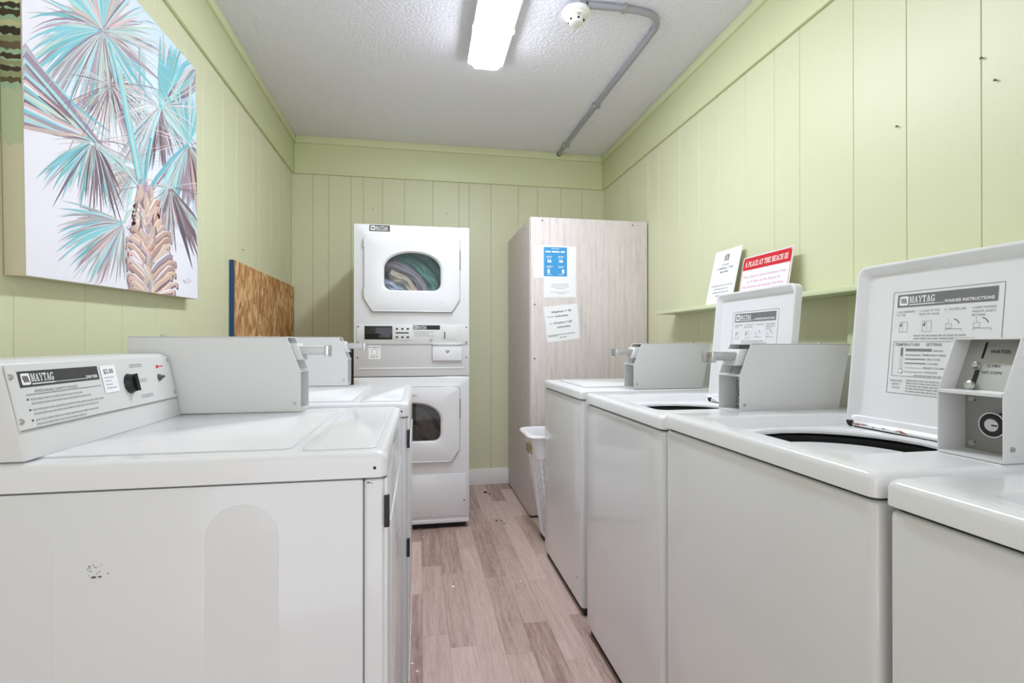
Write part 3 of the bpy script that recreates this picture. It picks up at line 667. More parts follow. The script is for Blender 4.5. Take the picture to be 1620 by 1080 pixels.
# ---- stacked dryers at the back
SX0, SX1, SY, SM, ST, SD = -0.383, 0.301, 3.150, 0.928, 1.838, 0.71
ST_ = thing('stacked_dryer', ((SX0 + SX1) / 2, SY + SD / 2, 0), 'tall white stacked pair of coin dryers against the back wall', 'dryer')
xc = (SX0 + SX1) / 2
def window_pts(zc, hw, lo, sh_, top, n=40):
    """arched window outline: flat base with round corners, round top"""
    pts = []; r = 0.045
    for i in range(7):                      # right base corner
        a = math.radians(-90 + 90 * i / 6); pts.append((xc + hw - r + r * math.cos(a), zc + lo + r + r * math.sin(a)))
    for i in range(25):                     # arched top
        a = math.pi * i / 24; ca, sa = math.cos(a), math.sin(a)
        pts.append((xc + hw * math.copysign(abs(ca) ** .94, ca), zc + sh_ + (top - sh_) * abs(sa) ** .94))
    for i in range(7):
        a = math.radians(180 + 90 * i / 6); pts.append((xc - hw + r + r * math.cos(a), zc + lo + r + r * math.sin(a)))
    return pts
def onto_poly(pts, cz, poly):
    """for each point, where the ray from (xc, cz) through it leaves the convex outline poly"""
    out = []
    for x, z in pts:
        dx, dz = x - xc, z - cz; best = 9e9
        for (ax, az), (bx, bz) in zip(poly, poly[1:] + poly[:1]):
            ex, ez = bx - ax, bz - az; den = dx * ez - dz * ex
            if abs(den) < 1e-12: continue
            tt = ((ax - xc) * ez - (az - cz) * ex) / den; s = ((ax - xc) * dz - (az - cz) * dx) / den
            if tt > 0 and -1e-6 <= s <= 1 + 1e-6: best = min(best, tt)
        out.append((xc + dx * best, cz + dz * best))
    return out
def dense(poly, per):
    out = []
    for (a, b), (c, d) in zip(poly, poly[1:] + poly[:1]):
        for i in range(per): out.append((a + (c - a) * i / per, b + (d - b) * i / per))
    return out
def stack_unit(zb, zt, wz, up):
    for nm, lo, hi in (('side_panel', (SX0, SY + .004, zb), (SX0 + .012, SY + SD, zt)), ('side_panel', (SX1 - .012, SY + .004, zb), (SX1, SY + SD, zt)),
                       ('top_panel', (SX0, SY + .004, zt - .012), (SX1, SY + SD, zt)), ('back_panel', (SX0 + .012, SY + SD - .012, zb), (SX1 - .012, SY + SD, zt - .012))):
        box(nm, lo, hi, 'enamel', ST_, bev=0.002)
    # door outline, clipped lower corners, rounded upper ones
    ztop, zch, zbt = wz + .215, wz - .165, wz - .240
    outl = [(xc - .235, zbt), (xc + .235, zbt), (xc + .2825, zch)] + [(xc + .2825 - .022 + .022 * math.cos(a), ztop - .022 + .022 * math.sin(a)) for a in (0, .5, 1.05, 1.57)] + [(xc - .2825 + .022 - .022 * math.cos(a), ztop - .022 + .022 * math.sin(a)) for a in (1.57, 1.05, .5, 0)] + [(xc - .2825, zch)]
    cz = wz
    base_w = window_pts(wz, .169, -.112, .012, .118)
    # merge directions of window points and outline corners so that both loops keep their shapes
    angs = sorted({round(math.atan2(z - cz, x - xc), 5) for x, z in base_w + outl})
    dirs = [(xc + math.cos(a), cz + math.sin(a)) for a in angs]
    win = onto_poly(dirs, cz, base_w); out = onto_poly(dirs, cz, outl)
    def Lp(p, y): return [(x, y, z) for x, z in p]
    def sc(p, k): return [(xc + (x - xc) * k, cz + (z - cz) * k) for x, z in p]
    # front panel with a hole behind the door
    rect = [(SX0, zb), (SX1, zb), (SX1, zt), (SX0, zt)]
    ang2 = sorted({round(math.atan2(z - cz, x - xc), 5) for x, z in base_w + rect}); d2 = [(xc + math.cos(a), cz + math.sin(a)) for a in ang2]
    rf = onto_poly(d2, cz, rect); hole = sc(onto_poly(d2, cz, base_w), 1.06)
    bm = bmesh.new(); loft(bm, [Lp(rf, SY + .012), Lp(rf, SY + .002), Lp([(min(max(x, SX0 + .003), SX1 - .003), min(max(z, zb + .003), zt - .003)) for x, z in rf], SY), Lp(hole, SY), Lp(hole, SY + .02)])
    link('front_panel', bm, 'enamel', ST_, smooth=True)
    # dark reveal and rounded surround of the door
    so = sc(out, 1.022)
    bm = bmesh.new(); loft(bm, [Lp(sc(out, 1.028), SY - .0004), Lp(sc(out, 1.022), SY - .004), Lp(sc(out, 1.010), SY - .004), Lp(sc(out, 1.006), SY - .0005)]); link('door_surround', bm, 'enamel', ST_, smooth=True)
    bm = bmesh.new(); loft(bm, [Lp(sc(out, 1.010), SY - .0012), Lp(sc(out, .97), SY - .0012)]); link('door_gasket', bm, 'dark_metal', ST_)
    bm = bmesh.new(); loft(bm, [Lp(sc(out, .99), SY - .002), Lp(out, SY - .004), Lp(out, SY - .013), Lp(sc(out, .995), SY - .016), Lp(sc(out, .985), SY - .017),
                                Lp(sc(win, 1.085), SY - .017), Lp(sc(win, 1.06), SY - .0165), Lp(sc(win, 1.025), SY - .011), Lp(win, SY - .009), Lp(win, SY + .012)])
    dr = link('door', bm, 'enamel', ST_, smooth=True)
    bm = bmesh.new(); bm.faces.new([bm.verts.new(p) for p in Lp(sc(win, 1.02), SY + .007)])
    link('window_pane', bm, 'door_glass', dr)
    bm = bmesh.new(); loft(bm, [Lp(sc(win, 1.001), SY - .008), Lp(sc(win, .985), SY - .0075), Lp(sc(win, .978), SY - .004), Lp(sc(win, .978), SY + .006)]); link('window_trim', bm, 'steel', dr, smooth=True)
    box('handle_lip', (xc - .225, SY - .020, zbt + .001), (xc + .225, SY - .006, zbt + .006), 'enamel', dr, bev=0.002)
    for z in (wz + .165, wz - .13): box('hinge', (xc - .2825 - .008, SY - .014, z - .026), (xc - .2825 + .001, SY - .001, z + .026), 'steel', dr, bev=0.002)
    box('latch_strike', (xc + .2825 - .001, SY - .012, wz + .02), (xc + .2825 + .005, SY - .001, wz + .14), 'dark_metal', dr)
    bm = bmesh.new(); a_lathe(bm, [(.20, 0.0), (.262, .01), (.262, .50), (.0, .52)], (xc, SY + .021, wz + .01), (0, 1, 0), 40); link('drum', bm, 'tub_grey', ST_, smooth=True)
wu, wl = 1.557, 0.650
stack_unit(SM + .003, ST, wu, True); stack_unit(0.035, SM - .002, wl, False)
box('base', (SX0 + .02, SY + .03, 0.0), (SX1 - .02, SY + SD - .03, 0.04), 'rubber', ST_)
bp = prism('base_panel', [(SX0 + .018, .075), (SX1 - .018, .075), (SX1 - .018, .335), (SX0 + .018, .335)], 1, SY - .004, SY + .001, 'enamel', ST_, bev=.003)
lathe('panel_screw', [(0, .002), (.004, .0015), (.005, 0)], (SX1 - .03, SY - .004, .17), (0, -1, 0), 'dark_metal', bp, n=10)
box('kick_strip', (SX0 + .002, SY - .004, .036), (SX1 - .002, SY + .001, .058), 'enamel', ST_, bev=.002)
# badge and controls of the upper dryer
sh = Sheet((SX0, SY - .0005, SM), (1, 0, 0), (0, 0, 1), 0.001)
maytag(sh, .09, .870, .118, .036, 'ink_dark', 'print_white'); sh.build('name_badge', ST_, 'dark rectangular name badge')
cp = box('control_panel', (SX0 + .016, SY - .006, 1.122), (SX1 - .008, SY + .001, 1.240), 'panel_grey', ST_, bev=.003)
for x in (SX0 + .026, SX1 - .018):
    for z in (1.134, 1.228): lathe('panel_screw', [(0, .002), (.004, .0015), (.005, 0)], (x, SY - .006, z), (0, -1, 0), 'dark_metal', cp, n=10)
box('display_window', (-.321, SY - .0075, 1.152), (-.160, SY - .005, 1.232), 'black_gloss', cp, bev=.0006)
prism('keypad', [(-.157, 1.150), (-.128, 1.144), (-.098, 1.142), (-.068, 1.144), (-.040, 1.150), (-.040, 1.234), (-.068, 1.240), (-.098, 1.242), (-.128, 1.240), (-.157, 1.234)], 1, SY - .0075, SY - .005, 'painted_steel', cp, bev=.001)
for i in range(3):
    for z in (1.216, 1.166): box('key', (-.139 + .032 * i, SY - .0095, z - .005), (-.127 + .032 * i, SY - .007, z + .005), 'black', cp, bev=.001)
sh = Sheet((0, SY - .006, 0), (1, 0, 0), (0, 0, 1), 0.0008)
sh.rect(-.140, 1.189, .076, .006, 'black', .002); maytag(sh, -.036, 1.212, .158, .026, 'black', 'print_white')
for k in range(3): sh.words(-.03, 1.196 - .012 * k, .13, .004, 'ink_pale', seed=k, ragged=.4)
sh.words(.165, 1.222, .02, .004, 'ink_grey'); sh.words(.165, 1.206, .016, .004, 'ink_grey'); sh.words(.165, 1.196, .018, .004, 'ink_grey')
sh.build('panel_print', cp)
lathe('key_switch', [(0, .006), (.006, .006), (.008, .003), (.009, 0)], (.070, SY - .006, 1.150), (0, -1, 0), 'steel', cp, n=16)
box('coin_plate', (.130, SY - .008, 1.152), (.222, SY - .005, 1.236), 'painted_steel', cp, bev=.001)
box('coin_slot', (.148, SY - .010, 1.158), (.154, SY - .0075, 1.198), 'black', cp, bev=.001)
cd = box('coin_drawer', (.076, SY - .016, 1.022), (.256, SY + .001, 1.128), 'enamel', ST_, bev=.005, seg=3)
box('drawer_recess', (.076, SY - .0165, 1.110), (.256, SY - .004, 1.126), 'steel', cd, bev=.002)
lathe('drawer_lock', [(0, .004), (.006, .004), (.0095, .002), (.011, 0)], (.168, SY - .016, 1.082), (0, -1, 0), 'steel', cd, n=18)
for x in (SX0 + .020, SX1 - .018): lathe('panel_screw', [(0, .002), (.004, .0015), (.005, 0)], (x, SY, 1.043), (0, -1, 0), 'dark_metal', ST_, n=10)
box('lower_bead', (SX0 + .028, SY - .003, .974), (SX1 - .03, SY + .001, .982), 'enamel', ST_, bev=.0012)
sh = Sheet((-.298, SY - .0002, 1.035), (1, 0, 0), (0, 0, 1), 0.0008)
sh.rect(0, 0, .07, .082, 'print_white'); sh.words(.004, .066, .06, .007, 'ink_pale', .0004); sh.words(.01, .010, .045, .006, 'ink_pale', .0004); sh.rect(.018, .024, .032, .034, 'paper', .0003); sh.frame(.018, .024, .032, .034, .0015, 'ink_blue', .0004)
sh.build('payment_sticker', ST_, 'small white sticker with pale print')
sh = Sheet((-.06, SY - .017, wl + .155), (1, 0, 0), (0, 0, 1), 0.0006); sh.rect(0, 0, .05, .02, 'panel_grey'); sh.words(.006, .008, .036, .004, 'ink_grey', .0004); sh.build('door_label', ST_)

# laundry inside the drums
cloth_mat('cloth_teal', (96, 160, 148), (150, 200, 190), 14); cloth_mat('cloth_cream', (240, 230, 208), (226, 218, 206), 12)
cloth_mat('cloth_blue', (190, 212, 236), (220, 228, 240), 14); cloth_mat('cloth_mauve', (206, 196, 208), (170, 172, 184), 10); cloth_mat('cloth_grey', (160, 148, 142), (186, 176, 164), 10)
def load(loc, label):
    return thing('laundry_load', loc, label, 'laundry', 'laundry tumbling in the stacked dryers')
def cloth(parent, wz, rad, wd, m, y, a0, a1, seed, cx=-.17, cz=-.20):
    """a folded piece of cloth swept along an arc of the drum, its crumpled front to the window"""
    rn = random.Random(seed); bm = bmesh.new(); na, nw = 40, 14; ph = [rn.uniform(0, 6) for _ in range(6)]; g = []
    for i in range(na + 1):
        t = i / na; a = math.radians(a0 + (a1 - a0) * t); row = []
        for j in range(nw + 1):
            q = j / nw * 2 - 1; r = rad + q * wd * (1 + .12 * math.sin(9 * t + ph[0])) + .006 * math.sin(14 * t + ph[1])
            d = .05 * (q * q) + .006 * math.sin(17 * t + 5 * q + ph[2]) + .005 * math.sin(11 * q + 6 * t + ph[3]) + .05 * max(0, abs(2 * t - 1) - .85) * 6
            px_, pz_ = cx + r * math.cos(a), cz + r * math.sin(a); k_ = min(1.0, .245 / (math.hypot(px_, pz_) + 1e-9)); row.append(bm.verts.new((xc + px_ * k_, y + d, wz + pz_ * k_)))
        g.append(row)
    for i in range(na):
        for j in range(nw): bm.faces.new((g[i][j], g[i + 1][j], g[i + 1][j + 1], g[i][j + 1]))
    bmesh.ops.solidify(bm, geom=bm.faces[:], thickness=.006)
    return link('cloth', bm, m, parent, smooth=True)
lu = load((xc, SY + .15, wu - .2), 'teal, cream and pale blue laundry behind the upper dryer window')
cloth(lu, wu, .40, .055, 'cloth_teal', SY + .060, 10, 75, 1); cloth(lu, wu, .32, .050, 'cloth_teal', SY + .045, 12, 85, 2)
cloth(lu, wu, .255, .045, 'cloth_mauve', SY + .040, 14, 95, 3); cloth(lu, wu, .195, .042, 'cloth_cream', SY + .034, 16, 84, 4)
cloth(lu, wu, .125, .045, 'cloth_blue', SY + .040, 15, 110, 5); cloth(lu, wu, .270, .05, 'cloth_mauve', SY + .070, 80, 130, 6)
ll = load((xc, SY + .15, wl - .2), 'brownish grey laundry behind the lower dryer window')
cloth(ll, wl, .30, .07, 'cloth_grey', SY + .045, 8, 85, 7); cloth(ll, wl, .18, .07, 'cloth_grey', SY + .040, 10, 95, 8); cloth(ll, wl, .42, .06, 'cloth_grey', SY + .06, 15, 70, 9)
# ------------------------------------------------------------------ other things
# wood-grain cupboard in the back corner
CX0, CX1, CY, CH = 0.703, 1.506, 3.235, 1.945
cab = thing('storage_cupboard', ((CX0 + CX1) / 2, (CY + YB) / 2, 0), 'tall pale wood-grain cupboard standing in the back right corner', 'cupboard')
box('side_panel', (CX0, CY + .022, .012), (CX0 + .018, YB - .03, CH), 'pale_laminate', cab, bev=.001, seg=1)
box('side_panel', (CX1 - .018, CY + .022, .012), (CX1, YB - .03, CH), 'pale_laminate', cab, bev=.001, seg=1)
box('top_panel', (CX0 + .018, CY + .022, CH - .018), (CX1 - .018, YB - .03, CH), 'pale_laminate', cab)
box('back_panel', (CX0 + .018, YB - .040, .012), (CX1 - .018, YB - .031, CH - .018), 'pale_laminate', cab)
box('plinth', (CX0 + .006, CY + .03, 0.0), (CX1 - .006, YB - .04, .03), 'rubber', cab)
fpn = box('front_panel', (CX0 + .004, CY, .016), (CX1 + .004, CY + .018, CH + .002), 'pale_laminate', cab, bev=.0025)
for x, z in ((CX0 + .08, CH - .02), (CX1 - .10, CH - .025), (CX0 + .03, 1.03), (CX0 + .03, 1.38)):
    lathe('screw', [(0, .0018), (.004, .0015), (.0055, 0)], (x, CY, z), (0, -1, 0), 'dark_metal', fpn, n=10)
for y, z in ((3.45, CH - .03), (3.75, CH - .03), (CY + .07, .55), (3.8, 1.25)):
    lathe('screw', [(0, .0018), (.004, .0015), (.0055, 0)], (CX0, y, z), (-1, 0, 0), 'dark_metal', cab, n=10)
# papers taped to the cupboard
def paper(name, corners, y, label):
    """sheet of paper, corners bl, br, tr, tl in (x, z); gently lifted off the board"""
    a, b, c, d = corners; bm = bmesh.new(); a_prism(bm, [a, b, c, d], 1, y - .0008, y - .0002)
    o = link(name, bm, 'paper', None, loc=((a[0] + b[0]) / 2, y, a[1]))
    rr = Vector((b[0] - a[0], 0, b[1] - a[1])); uu = Vector((d[0] - a[0], 0, d[1] - a[1]))
    tag(o, label, 'paper', 'notices taped to the cupboard')
    return o, Sheet((a[0], y - .0008, a[1]), rr, uu, .0005), rr.length, uu.length
k = CY / 3.28
p2, sh, w, h = paper('notice', [(.794 * 1, 1.425), (1.011, 1.430), (1.011, 1.70), (.794, 1.70)], CY, 'white letter-size notice hanging under the blue poster')
for i, (x, ww) in enumerate(((.25, .5), (.22, .56), (.22, .55), (.36, .28), (.2, .6), (.4, .25))): sh.words(w * x, h * (.31 - .035 * i - (.05 if i > 3 else 0)), w * ww, h * .010, 'ink_pale', seed=i)
sh.words(w * .1, h * .46, w * .12, h * .02, 'ink_pale'); sh.build('print', p2)
p1, sh, w, h = paper('poster', [(.724, 1.551), (1.011, 1.553), (1.011, 1.763), (.724, 1.766)], CY - .001, 'landscape white sheet with a bright blue poster printed on it')
bx, bw = w * .24, w * .545
sh.rect(bx, h * .06, bw, h * .88, 'blue_print')
sh.words(bx + bw * .33, h * .885, bw * .34, h * .016, 'print_white', .0004); sh.words(bx + bw * .08, h * .78, bw * .84, h * .045, 'print_white', .0004)
for i in range(2):
    for j in range(2):
        ox, oy = bx + bw * (.14 + .5 * i), h * (.16 + .30 * j)
        sh.words(ox - bw * .02, oy + h * .19, bw * .26, h * .018, 'print_white', .0004, seed=i + j)
        sh.words(ox - bw * .02, oy + h * .155, bw * .2, h * .014, 'print_white', .0004, seed=i + j + 4)
        if j: sh.disc(ox + bw * .05, oy + h * .09, h * .022, 'print_white', .0004); sh.disc(ox + bw * .14, oy + h * .09, h * .022, 'print_white', .0004); sh.rect(ox + bw * .02, oy + h * .02, bw * .17, h * .045, 'print_white', .0004)
        else: sh.rect(ox + bw * (.02 + .12 * i), oy - h * .01, bw * .1, h * .12, 'print_white', .0004); sh.rect(ox + bw * .0, oy - h * .05, bw * .2, h * .014, 'print_white', .0004)
sh.build('print', p1)
p3, sh, w, h = paper('notice', [(.818, 1.133), (1.036, 1.161), (1.019, 1.391), (.792, 1.364)], CY, 'tilted white notice giving washer and dryer minutes in bold print')
sh.text('Washers = 30', w * .52, h * .80, h * .055, 'ink_dark', bold=.03, width=w * .62, align='CENTER'); sh.text('minutes', w * .52, h * .68, h * .05, 'ink_dark', bold=.03, width=w * .4, align='CENTER')
sh.text('Dryers = 60', w * .55, h * .49, h * .055, 'ink_dark', bold=.03, width=w * .54, align='CENTER'); sh.text('minutes', w * .55, h * .37, h * .05, 'ink_dark', bold=.03, width=w * .4, align='CENTER')
sh.words(w * .08, h * .69, w * .2, h * .022, 'ink_pale'); sh.words(w * .12, h * .50, w * .15, h * .018, 'ink_pale')
sh.words(w * .04, h * .175, w * .84, h * .018, 'ink_grey'); sh.words(w * .04, h * .145, w * .3, h * .016, 'ink_grey'); sh.words(w * .38, h * .09, w * .24, h * .022, 'ink_grey'); sh.build('print', p3)

# white laundry basket between the cupboard and the far washer
BX0, BX1, BY0, BY1, BH = 0.588, 0.98, 2.72, 3.06, 0.622
bk = thing('laundry_basket', ((BX0 + BX1) / 2, (BY0 + BY1) / 2, 0), 'white plastic lattice laundry basket squeezed behind the far washer', 'basket')
def bl(z, grow=0.0):
    f = z / BH; ins = .085 * (1 - f) + .028 - grow
    return rrect(BX0 + ins, BX1 - ins, BY0 + ins * .7, BY1 - ins * .7, .06, 6, 8)
bm = bmesh.new(); loft(bm, [[(x, y, z) for x, y in bl(z)] for z in (0.0, .012, .03)], cap_first=True); loft(bm, [[(x, y, z) for x, y in bl(z, g)] for z, g in ((.03, 0), (.03, -.004), (.002, -.004))])
link('bottom', bm, 'rubber', bk, smooth=True)
bm = bmesh.new(); N = len(bl(0)); rows = 22
def bpnt(i, j, g=0.0):
    z = .05 + (.50 - .05) * j / rows; f = i % N; a = bl(z, g); i0 = int(math.floor(f)); i1 = (i0 + 1) % N; q = f - i0
    return Vector((a[i0][0] * (1 - q) + a[i1][0] * q, a[i0][1] * (1 - q) + a[i1][1] * q, z))
for i in range(0, N):                       # two families of diagonal slats, real bars with depth
    for sg in (1, -1):
        for j in range(rows):
            ii = i + sg * j * .5
            p, q = bpnt(ii, j), bpnt(ii + sg * .5, j + 1); d = (q - p); nrm = Vector((d.y, -d.x, 0)); nrm = nrm.normalized() if nrm.length > 1e-6 else Vector((0, 0, 0))
            up = Vector((0, 0, .0032)); c0 = Vector(((BX0 + BX1) / 2, (BY0 + BY1) / 2, p.z)); inn = (c0 - p).normalized() * .003
            bm.faces.new([bm.verts.new(v) for v in (p - up, q - up, q + up, p + up)])
            bm.faces.new([bm.verts.new(v) for v in (p + up, q + up, q + up + inn, p + up + inn)])
tag(link('lattice_wall', bm, 'lattice_white', bk), kind='stuff')
for z0_, z1_, nm in ((.03, .055, 'lower_band'), (.49, .545, 'upper_band')):
    bm = bmesh.new(); loft(bm, [[(x, y, z) for x, y in bl(z, g)] for z, g in ((z0_, -.004), (z0_, .002), (z1_, .002), (z1_, -.004))]); link(nm, bm, 'lattice_white', bk, smooth=True)
for i in range(0, N, 14):
    a, b = bpnt(i, 0), bpnt(i, rows); c0 = Vector(((BX0 + BX1) / 2, (BY0 + BY1) / 2, 0)); o_ = (a - c0); o_.z = 0; o_.normalize()
    tube('upright', [a + o_ * .001, b + o_ * .001], .006, 'lattice_white', bk, n=6)
bm = bmesh.new(); loft(bm, [[(x, y, z) for x, y in bl(zz, g)] for z, zz, g in ((.545, .545, .002), (.60, .60, .004), (.605, .60, .028), (.612, .60, .032), (.622, .60, .026), (.622, .60, .006), (.61, .60, -.002), (.545, .545, -.004))]); link('rim', bm, 'lattice_white', bk, smooth=True)
c = at(845, 713, 1, 2.80); box('sticker', (.612, 2.84, .505), (.6155, 2.93, .555), 'tan', bk)

# OSB sheet with a blue edge standing against the left wall
ob = thing('particle_board', (XL + .02, 3.42, 0), 'brown strand board with a blue edge leaning behind the dryers', 'board')
box('sheet', (XL + .004, 2.802, 0.0), (XL + .020, 4.06, 1.552), 'osb', ob, bev=.001, seg=1, loc=(XL + .012, 3.4, .7))
box('painted_edge', (XL + .002, 2.788, 0.0), (XL + .021, 2.802, 1.550), 'blue_edge', ob)
# dark grey ribbed tube added to fill the dark gap beside the stacked dryer
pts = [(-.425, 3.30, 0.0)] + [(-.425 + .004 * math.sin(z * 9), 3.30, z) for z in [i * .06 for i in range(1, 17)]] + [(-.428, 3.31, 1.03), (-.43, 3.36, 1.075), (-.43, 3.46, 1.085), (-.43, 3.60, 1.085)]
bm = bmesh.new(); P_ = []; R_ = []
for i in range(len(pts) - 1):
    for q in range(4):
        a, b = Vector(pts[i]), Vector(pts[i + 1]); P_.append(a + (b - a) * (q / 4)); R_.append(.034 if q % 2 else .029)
a_tube(bm, P_, R_, 14); vh = link('gap_tube', bm, 'dark_metal', None, smooth=True, loc=(-.425, 3.30, 0))
tag(vh, 'dark grey ribbed tube filling the gap beside the stacked dryers', 'hose')

# shelf on the right wall with two signs
SHZ, SHX = 1.318, 1.385
box_s = box('wall_shelf', (SHX, -0.30, SHZ - .018), (XR, 2.86, SHZ), 'shelf_green', None, bev=.0015, loc=(XR, 1.3, SHZ - .018))
tag(box_s, 'narrow pale green shelf running along the right wall', 'shelf')
for y in (1.02, 1.585): box('bracket', (XR - .02, y - .12, SHZ - .30), (XR - .001, y + .0, SHZ - .0185), 'shelf_green', box_s, bev=.001)
def sign(name, y_l, y_r, h, xb, lean_dx, th, label, m):
    u = Vector((lean_dx, 0, math.sqrt(h * h - lean_dx * lean_dx))).normalized(); nrm = Vector((-u.z, 0, u.x)); r = Vector((0, -1, 0))
    o = Vector((xb, y_l, SHZ + .001)); W_ = y_l - y_r
    bm = bmesh.new(); f = [o + nrm * th, o + r * W_ + nrm * th, o + r * W_ + u * h + nrm * th, o + u * h + nrm * th]
    A = [bm.verts.new(p) for p in f]; B = [bm.verts.new(p - nrm * th) for p in f]
    bm.faces.new(A); bm.faces.new(list(reversed(B)))
    for i in range(4): bm.faces.new((A[i], B[i], B[(i + 1) % 4], A[(i + 1) % 4]))
    s = link(name, bm, m, None, loc=tuple(o + r * (W_ / 2)))
    tag(s, label, 'sign', 'signs leaning on the shelf')
    return s, Sheet(o + nrm * th, r, u, .0005), W_, h
s1, sh, w, h = sign('notice_sign', 2.402, 2.182, .280, 1.440, .060, .002, 'white sign with a washer symbol asking not to overfill machines', 'paper')
# washer symbol
sh.rect(w * .42, h * .79, w * .16, h * .095, 'ink_dark'); sh.rect(w * .44, h * .895, w * .16, h * .012, 'ink_dark'); sh.disc(w * .5, h * .832, w * .058, 'print_white', .0003); sh.disc(w * .5, h * .832, w * .04, 'ink_dark', .0005); sh.disc(w * .5, h * .836, w * .02, 'print_white', .0007)
sh.text('DO NOT', w * .5, h * .705, h * .034, 'ink_dark', bold=.015, align='CENTER'); sh.text('OVERFILL THE', w * .5, h * .64, h * .034, 'ink_dark', bold=.015, align='CENTER', width=w * .6); sh.text('MACHINES', w * .5, h * .575, h * .034, 'ink_dark', bold=.015, align='CENTER')
for i, (l, ww) in enumerate((('OVERFILLING MAY CAUSE', .80), ('THE MACHINE TO', .55), ('OVERFLOW AND OR', .62), ('BREAK', .30))): sh.text(l, w * .5, h * (.33 - .062 * i), h * .028, 'ink_dark', align='CENTER', width=w * ww)
sh.build('print', s1)
s2, sh, w, h = sign('notice_sign', 2.150, 1.826, .205, 1.452, .034, .004, 'white sign with a red heading band reading A Place At The Beach III', 'sign_board')
sh.frame(w * .015, h * .02, w * .97, h * .96, .0022, 'red_print'); sh.rect(w * .022, h * .70, w * .956, h * .27, 'red_print', .0002)
tw = serif_width('A PLACE AT THE BEACH III', h * .115); kx = w * .86 / tw
sh.serif('A PLACE AT THE BEACH III', w * .07, h * .775, h * .115, 'print_white', .0005, sx=.95 * kx)
for i, (l, x, ww) in enumerate((('Please Sign for Guests Entrances Only', .06, .86), ('at A Place at the Beach III', .16, .66), ('Help Everyone by Keeping This Area', .06, .84), ('Helping The Beach Clean', .12, .64))): sh.text(l, w * x, h * (.52 - .115 * i), h * .055, 'pink_print', width=w * ww, shear=.1)
sh.words(w * .1, h * .07, w * .62, h * .014, 'pink_print'); sh.words(w * .80, h * .07, w * .08, h * .02, 'red_print'); sh.build('print', s2)
for y in (-.02, -.30):
    lathe('sign_screw', [(0, .002), (.003, .001), (.004, 0)], tuple(sh.P(w * (.97 if y > -.1 else .03), h * .95)), tuple(sh.n), 'steel', s2, n=8)

# ---- ceiling: light fitting, smoke detector, conduit
def ceiling_light(FY0, FY1, label, power):
    lm = mat('lamp_lens', (238, 245, 255), 0.25, emit=power); ls = mat('lamp_lens_rib', (238, 245, 255), 0.25, emit=power * 0.45)
    FX0, FX1 = 0.262, 0.432; fx = (FX0 + FX1) / 2; hw = (FX1 - FX0) / 2
    lf = thing('ceiling_light', (fx, (FY0 + FY1) / 2, ZC), label, 'light')
    bm = bmesh.new()
    loft(bm, [[(x, y, z) for x, y in rrect(fx - a, fx + a, FY0 + (hw - a), FY1 - (hw - a), .02)] for a, z in ((hw - .030, ZC), (hw - .022, ZC - .035), (hw - .004, ZC - .045), (hw + .010, ZC - .050), (hw + .012, ZC - .060), (hw + .008, ZC - .061), (hw - .002, ZC - .057))], cap_last=False)
    link('housing', bm, 'plastic_white', lf, smooth=True)
    def LL(a, e, r, z): return [(x, y, z) for x, y in rrect(fx - a, fx + a, FY0 + e, FY1 - e, r)]
    bm = bmesh.new(); loft(bm, [LL(hw - .003, .004, .018, ZC - .056), LL(hw - .006, .012, .018, ZC - .075), LL(hw - .020, .026, .016, ZC - .098), LL(hw - .040, .045, .014, ZC - .106)], cap_last=True)
    for f in bm.faces: f.normal_update(); f.material_index = 1 if abs(f.normal.z) < .75 else 0
    link('lens', bm, [lm, ls], lf, smooth=True)
    for y in (FY1 - .32, FY1 - .79, FY1 - 1.14):
        for sx in (-1, 1): box('clip', (fx + sx * (hw + .004), y - .012, ZC - .072), (fx + sx * (hw + .018), y + .012, ZC - .042), 'plastic_white', lf, bev=.003)
ceiling_light(1.46, 2.742, 'long white enclosed fluorescent light fixed to the ceiling', LAMP_STRENGTH)
sm = thing('smoke_detector', (.708, 2.275, ZC), 'white round smoke detector hanging from a junction box on the ceiling', 'smoke detector')
lathe('junction_box', [(0, 0.0), (.052, 0.0), (.052, .034), (0, .034)], (.708, 2.262, ZC), (0, 0, -1), 'conduit_grey', sm, n=8)
lathe('mounting_ring', [(0, .034), (.062, .034), (.066, .040), (.066, .052), (.060, .058), (.0, .058)], (.708, 2.262, ZC), (0, 0, -1), 'plastic_white', sm, n=40)
lathe('sensor_head', [(.056, .058), (.050, .068), (.034, .074), (.033, .092), (.027, .096), (0, .096)], (.708, 2.262, ZC), (0, 0, -1), 'plastic_white', sm, n=36)
for i in range(6):
    a = 2 * math.pi * i / 6 + .52; c = Vector((.708 + .0335 * math.cos(a), 2.262 + .0335 * math.sin(a), ZC - .083)); box('vent_slot', c - Vector((.005, .005, .004)), c + Vector((.005, .005, .004)), 'black', sm, bev=.001)
lathe('indicator', [(0, .002), (.003, .001), (.004, 0)], (.708, 2.262 - .044, ZC - .072), (0, -.3, -1), 'red_lamp', sm, n=10)
cz_ = ZC - .016
cpts = [(.755, 2.238, cz_), (.90, 2.232, cz_), (1.00, 2.236, cz_)] + [(1.02 + .12 * math.sin(a), 2.36 - .12 * math.cos(a), cz_) for a in [math.pi / 2 * i / 8 for i in range(1, 9)]] + [(1.139, 2.6, cz_), (1.132, 3.0, cz_), (1.126, 3.5, cz_), (1.121, YB - .032, cz_)]
cd_ = tube('ceiling_conduit', cpts, .0150, 'conduit_grey', None, n=12, loc=(1.13, 3.2, ZC))
tag(cd_, 'grey bent metal conduit running across the ceiling to the back wall', 'conduit')
for (x, y, ax) in ((.93, 2.232, 0), (1.13, 3.18, 1), (1.123, 3.86, 1)):
    lo = (x - .010, y - .020, cz_ - .0145) if ax == 0 else (x - .026, y - .010, cz_ - .0145)
    hi = (x + .010, y + .020, ZC) if ax == 0 else (x + .026, y + .010, ZC)
    box('strap', lo, hi, 'steel', cd_, bev=.003)
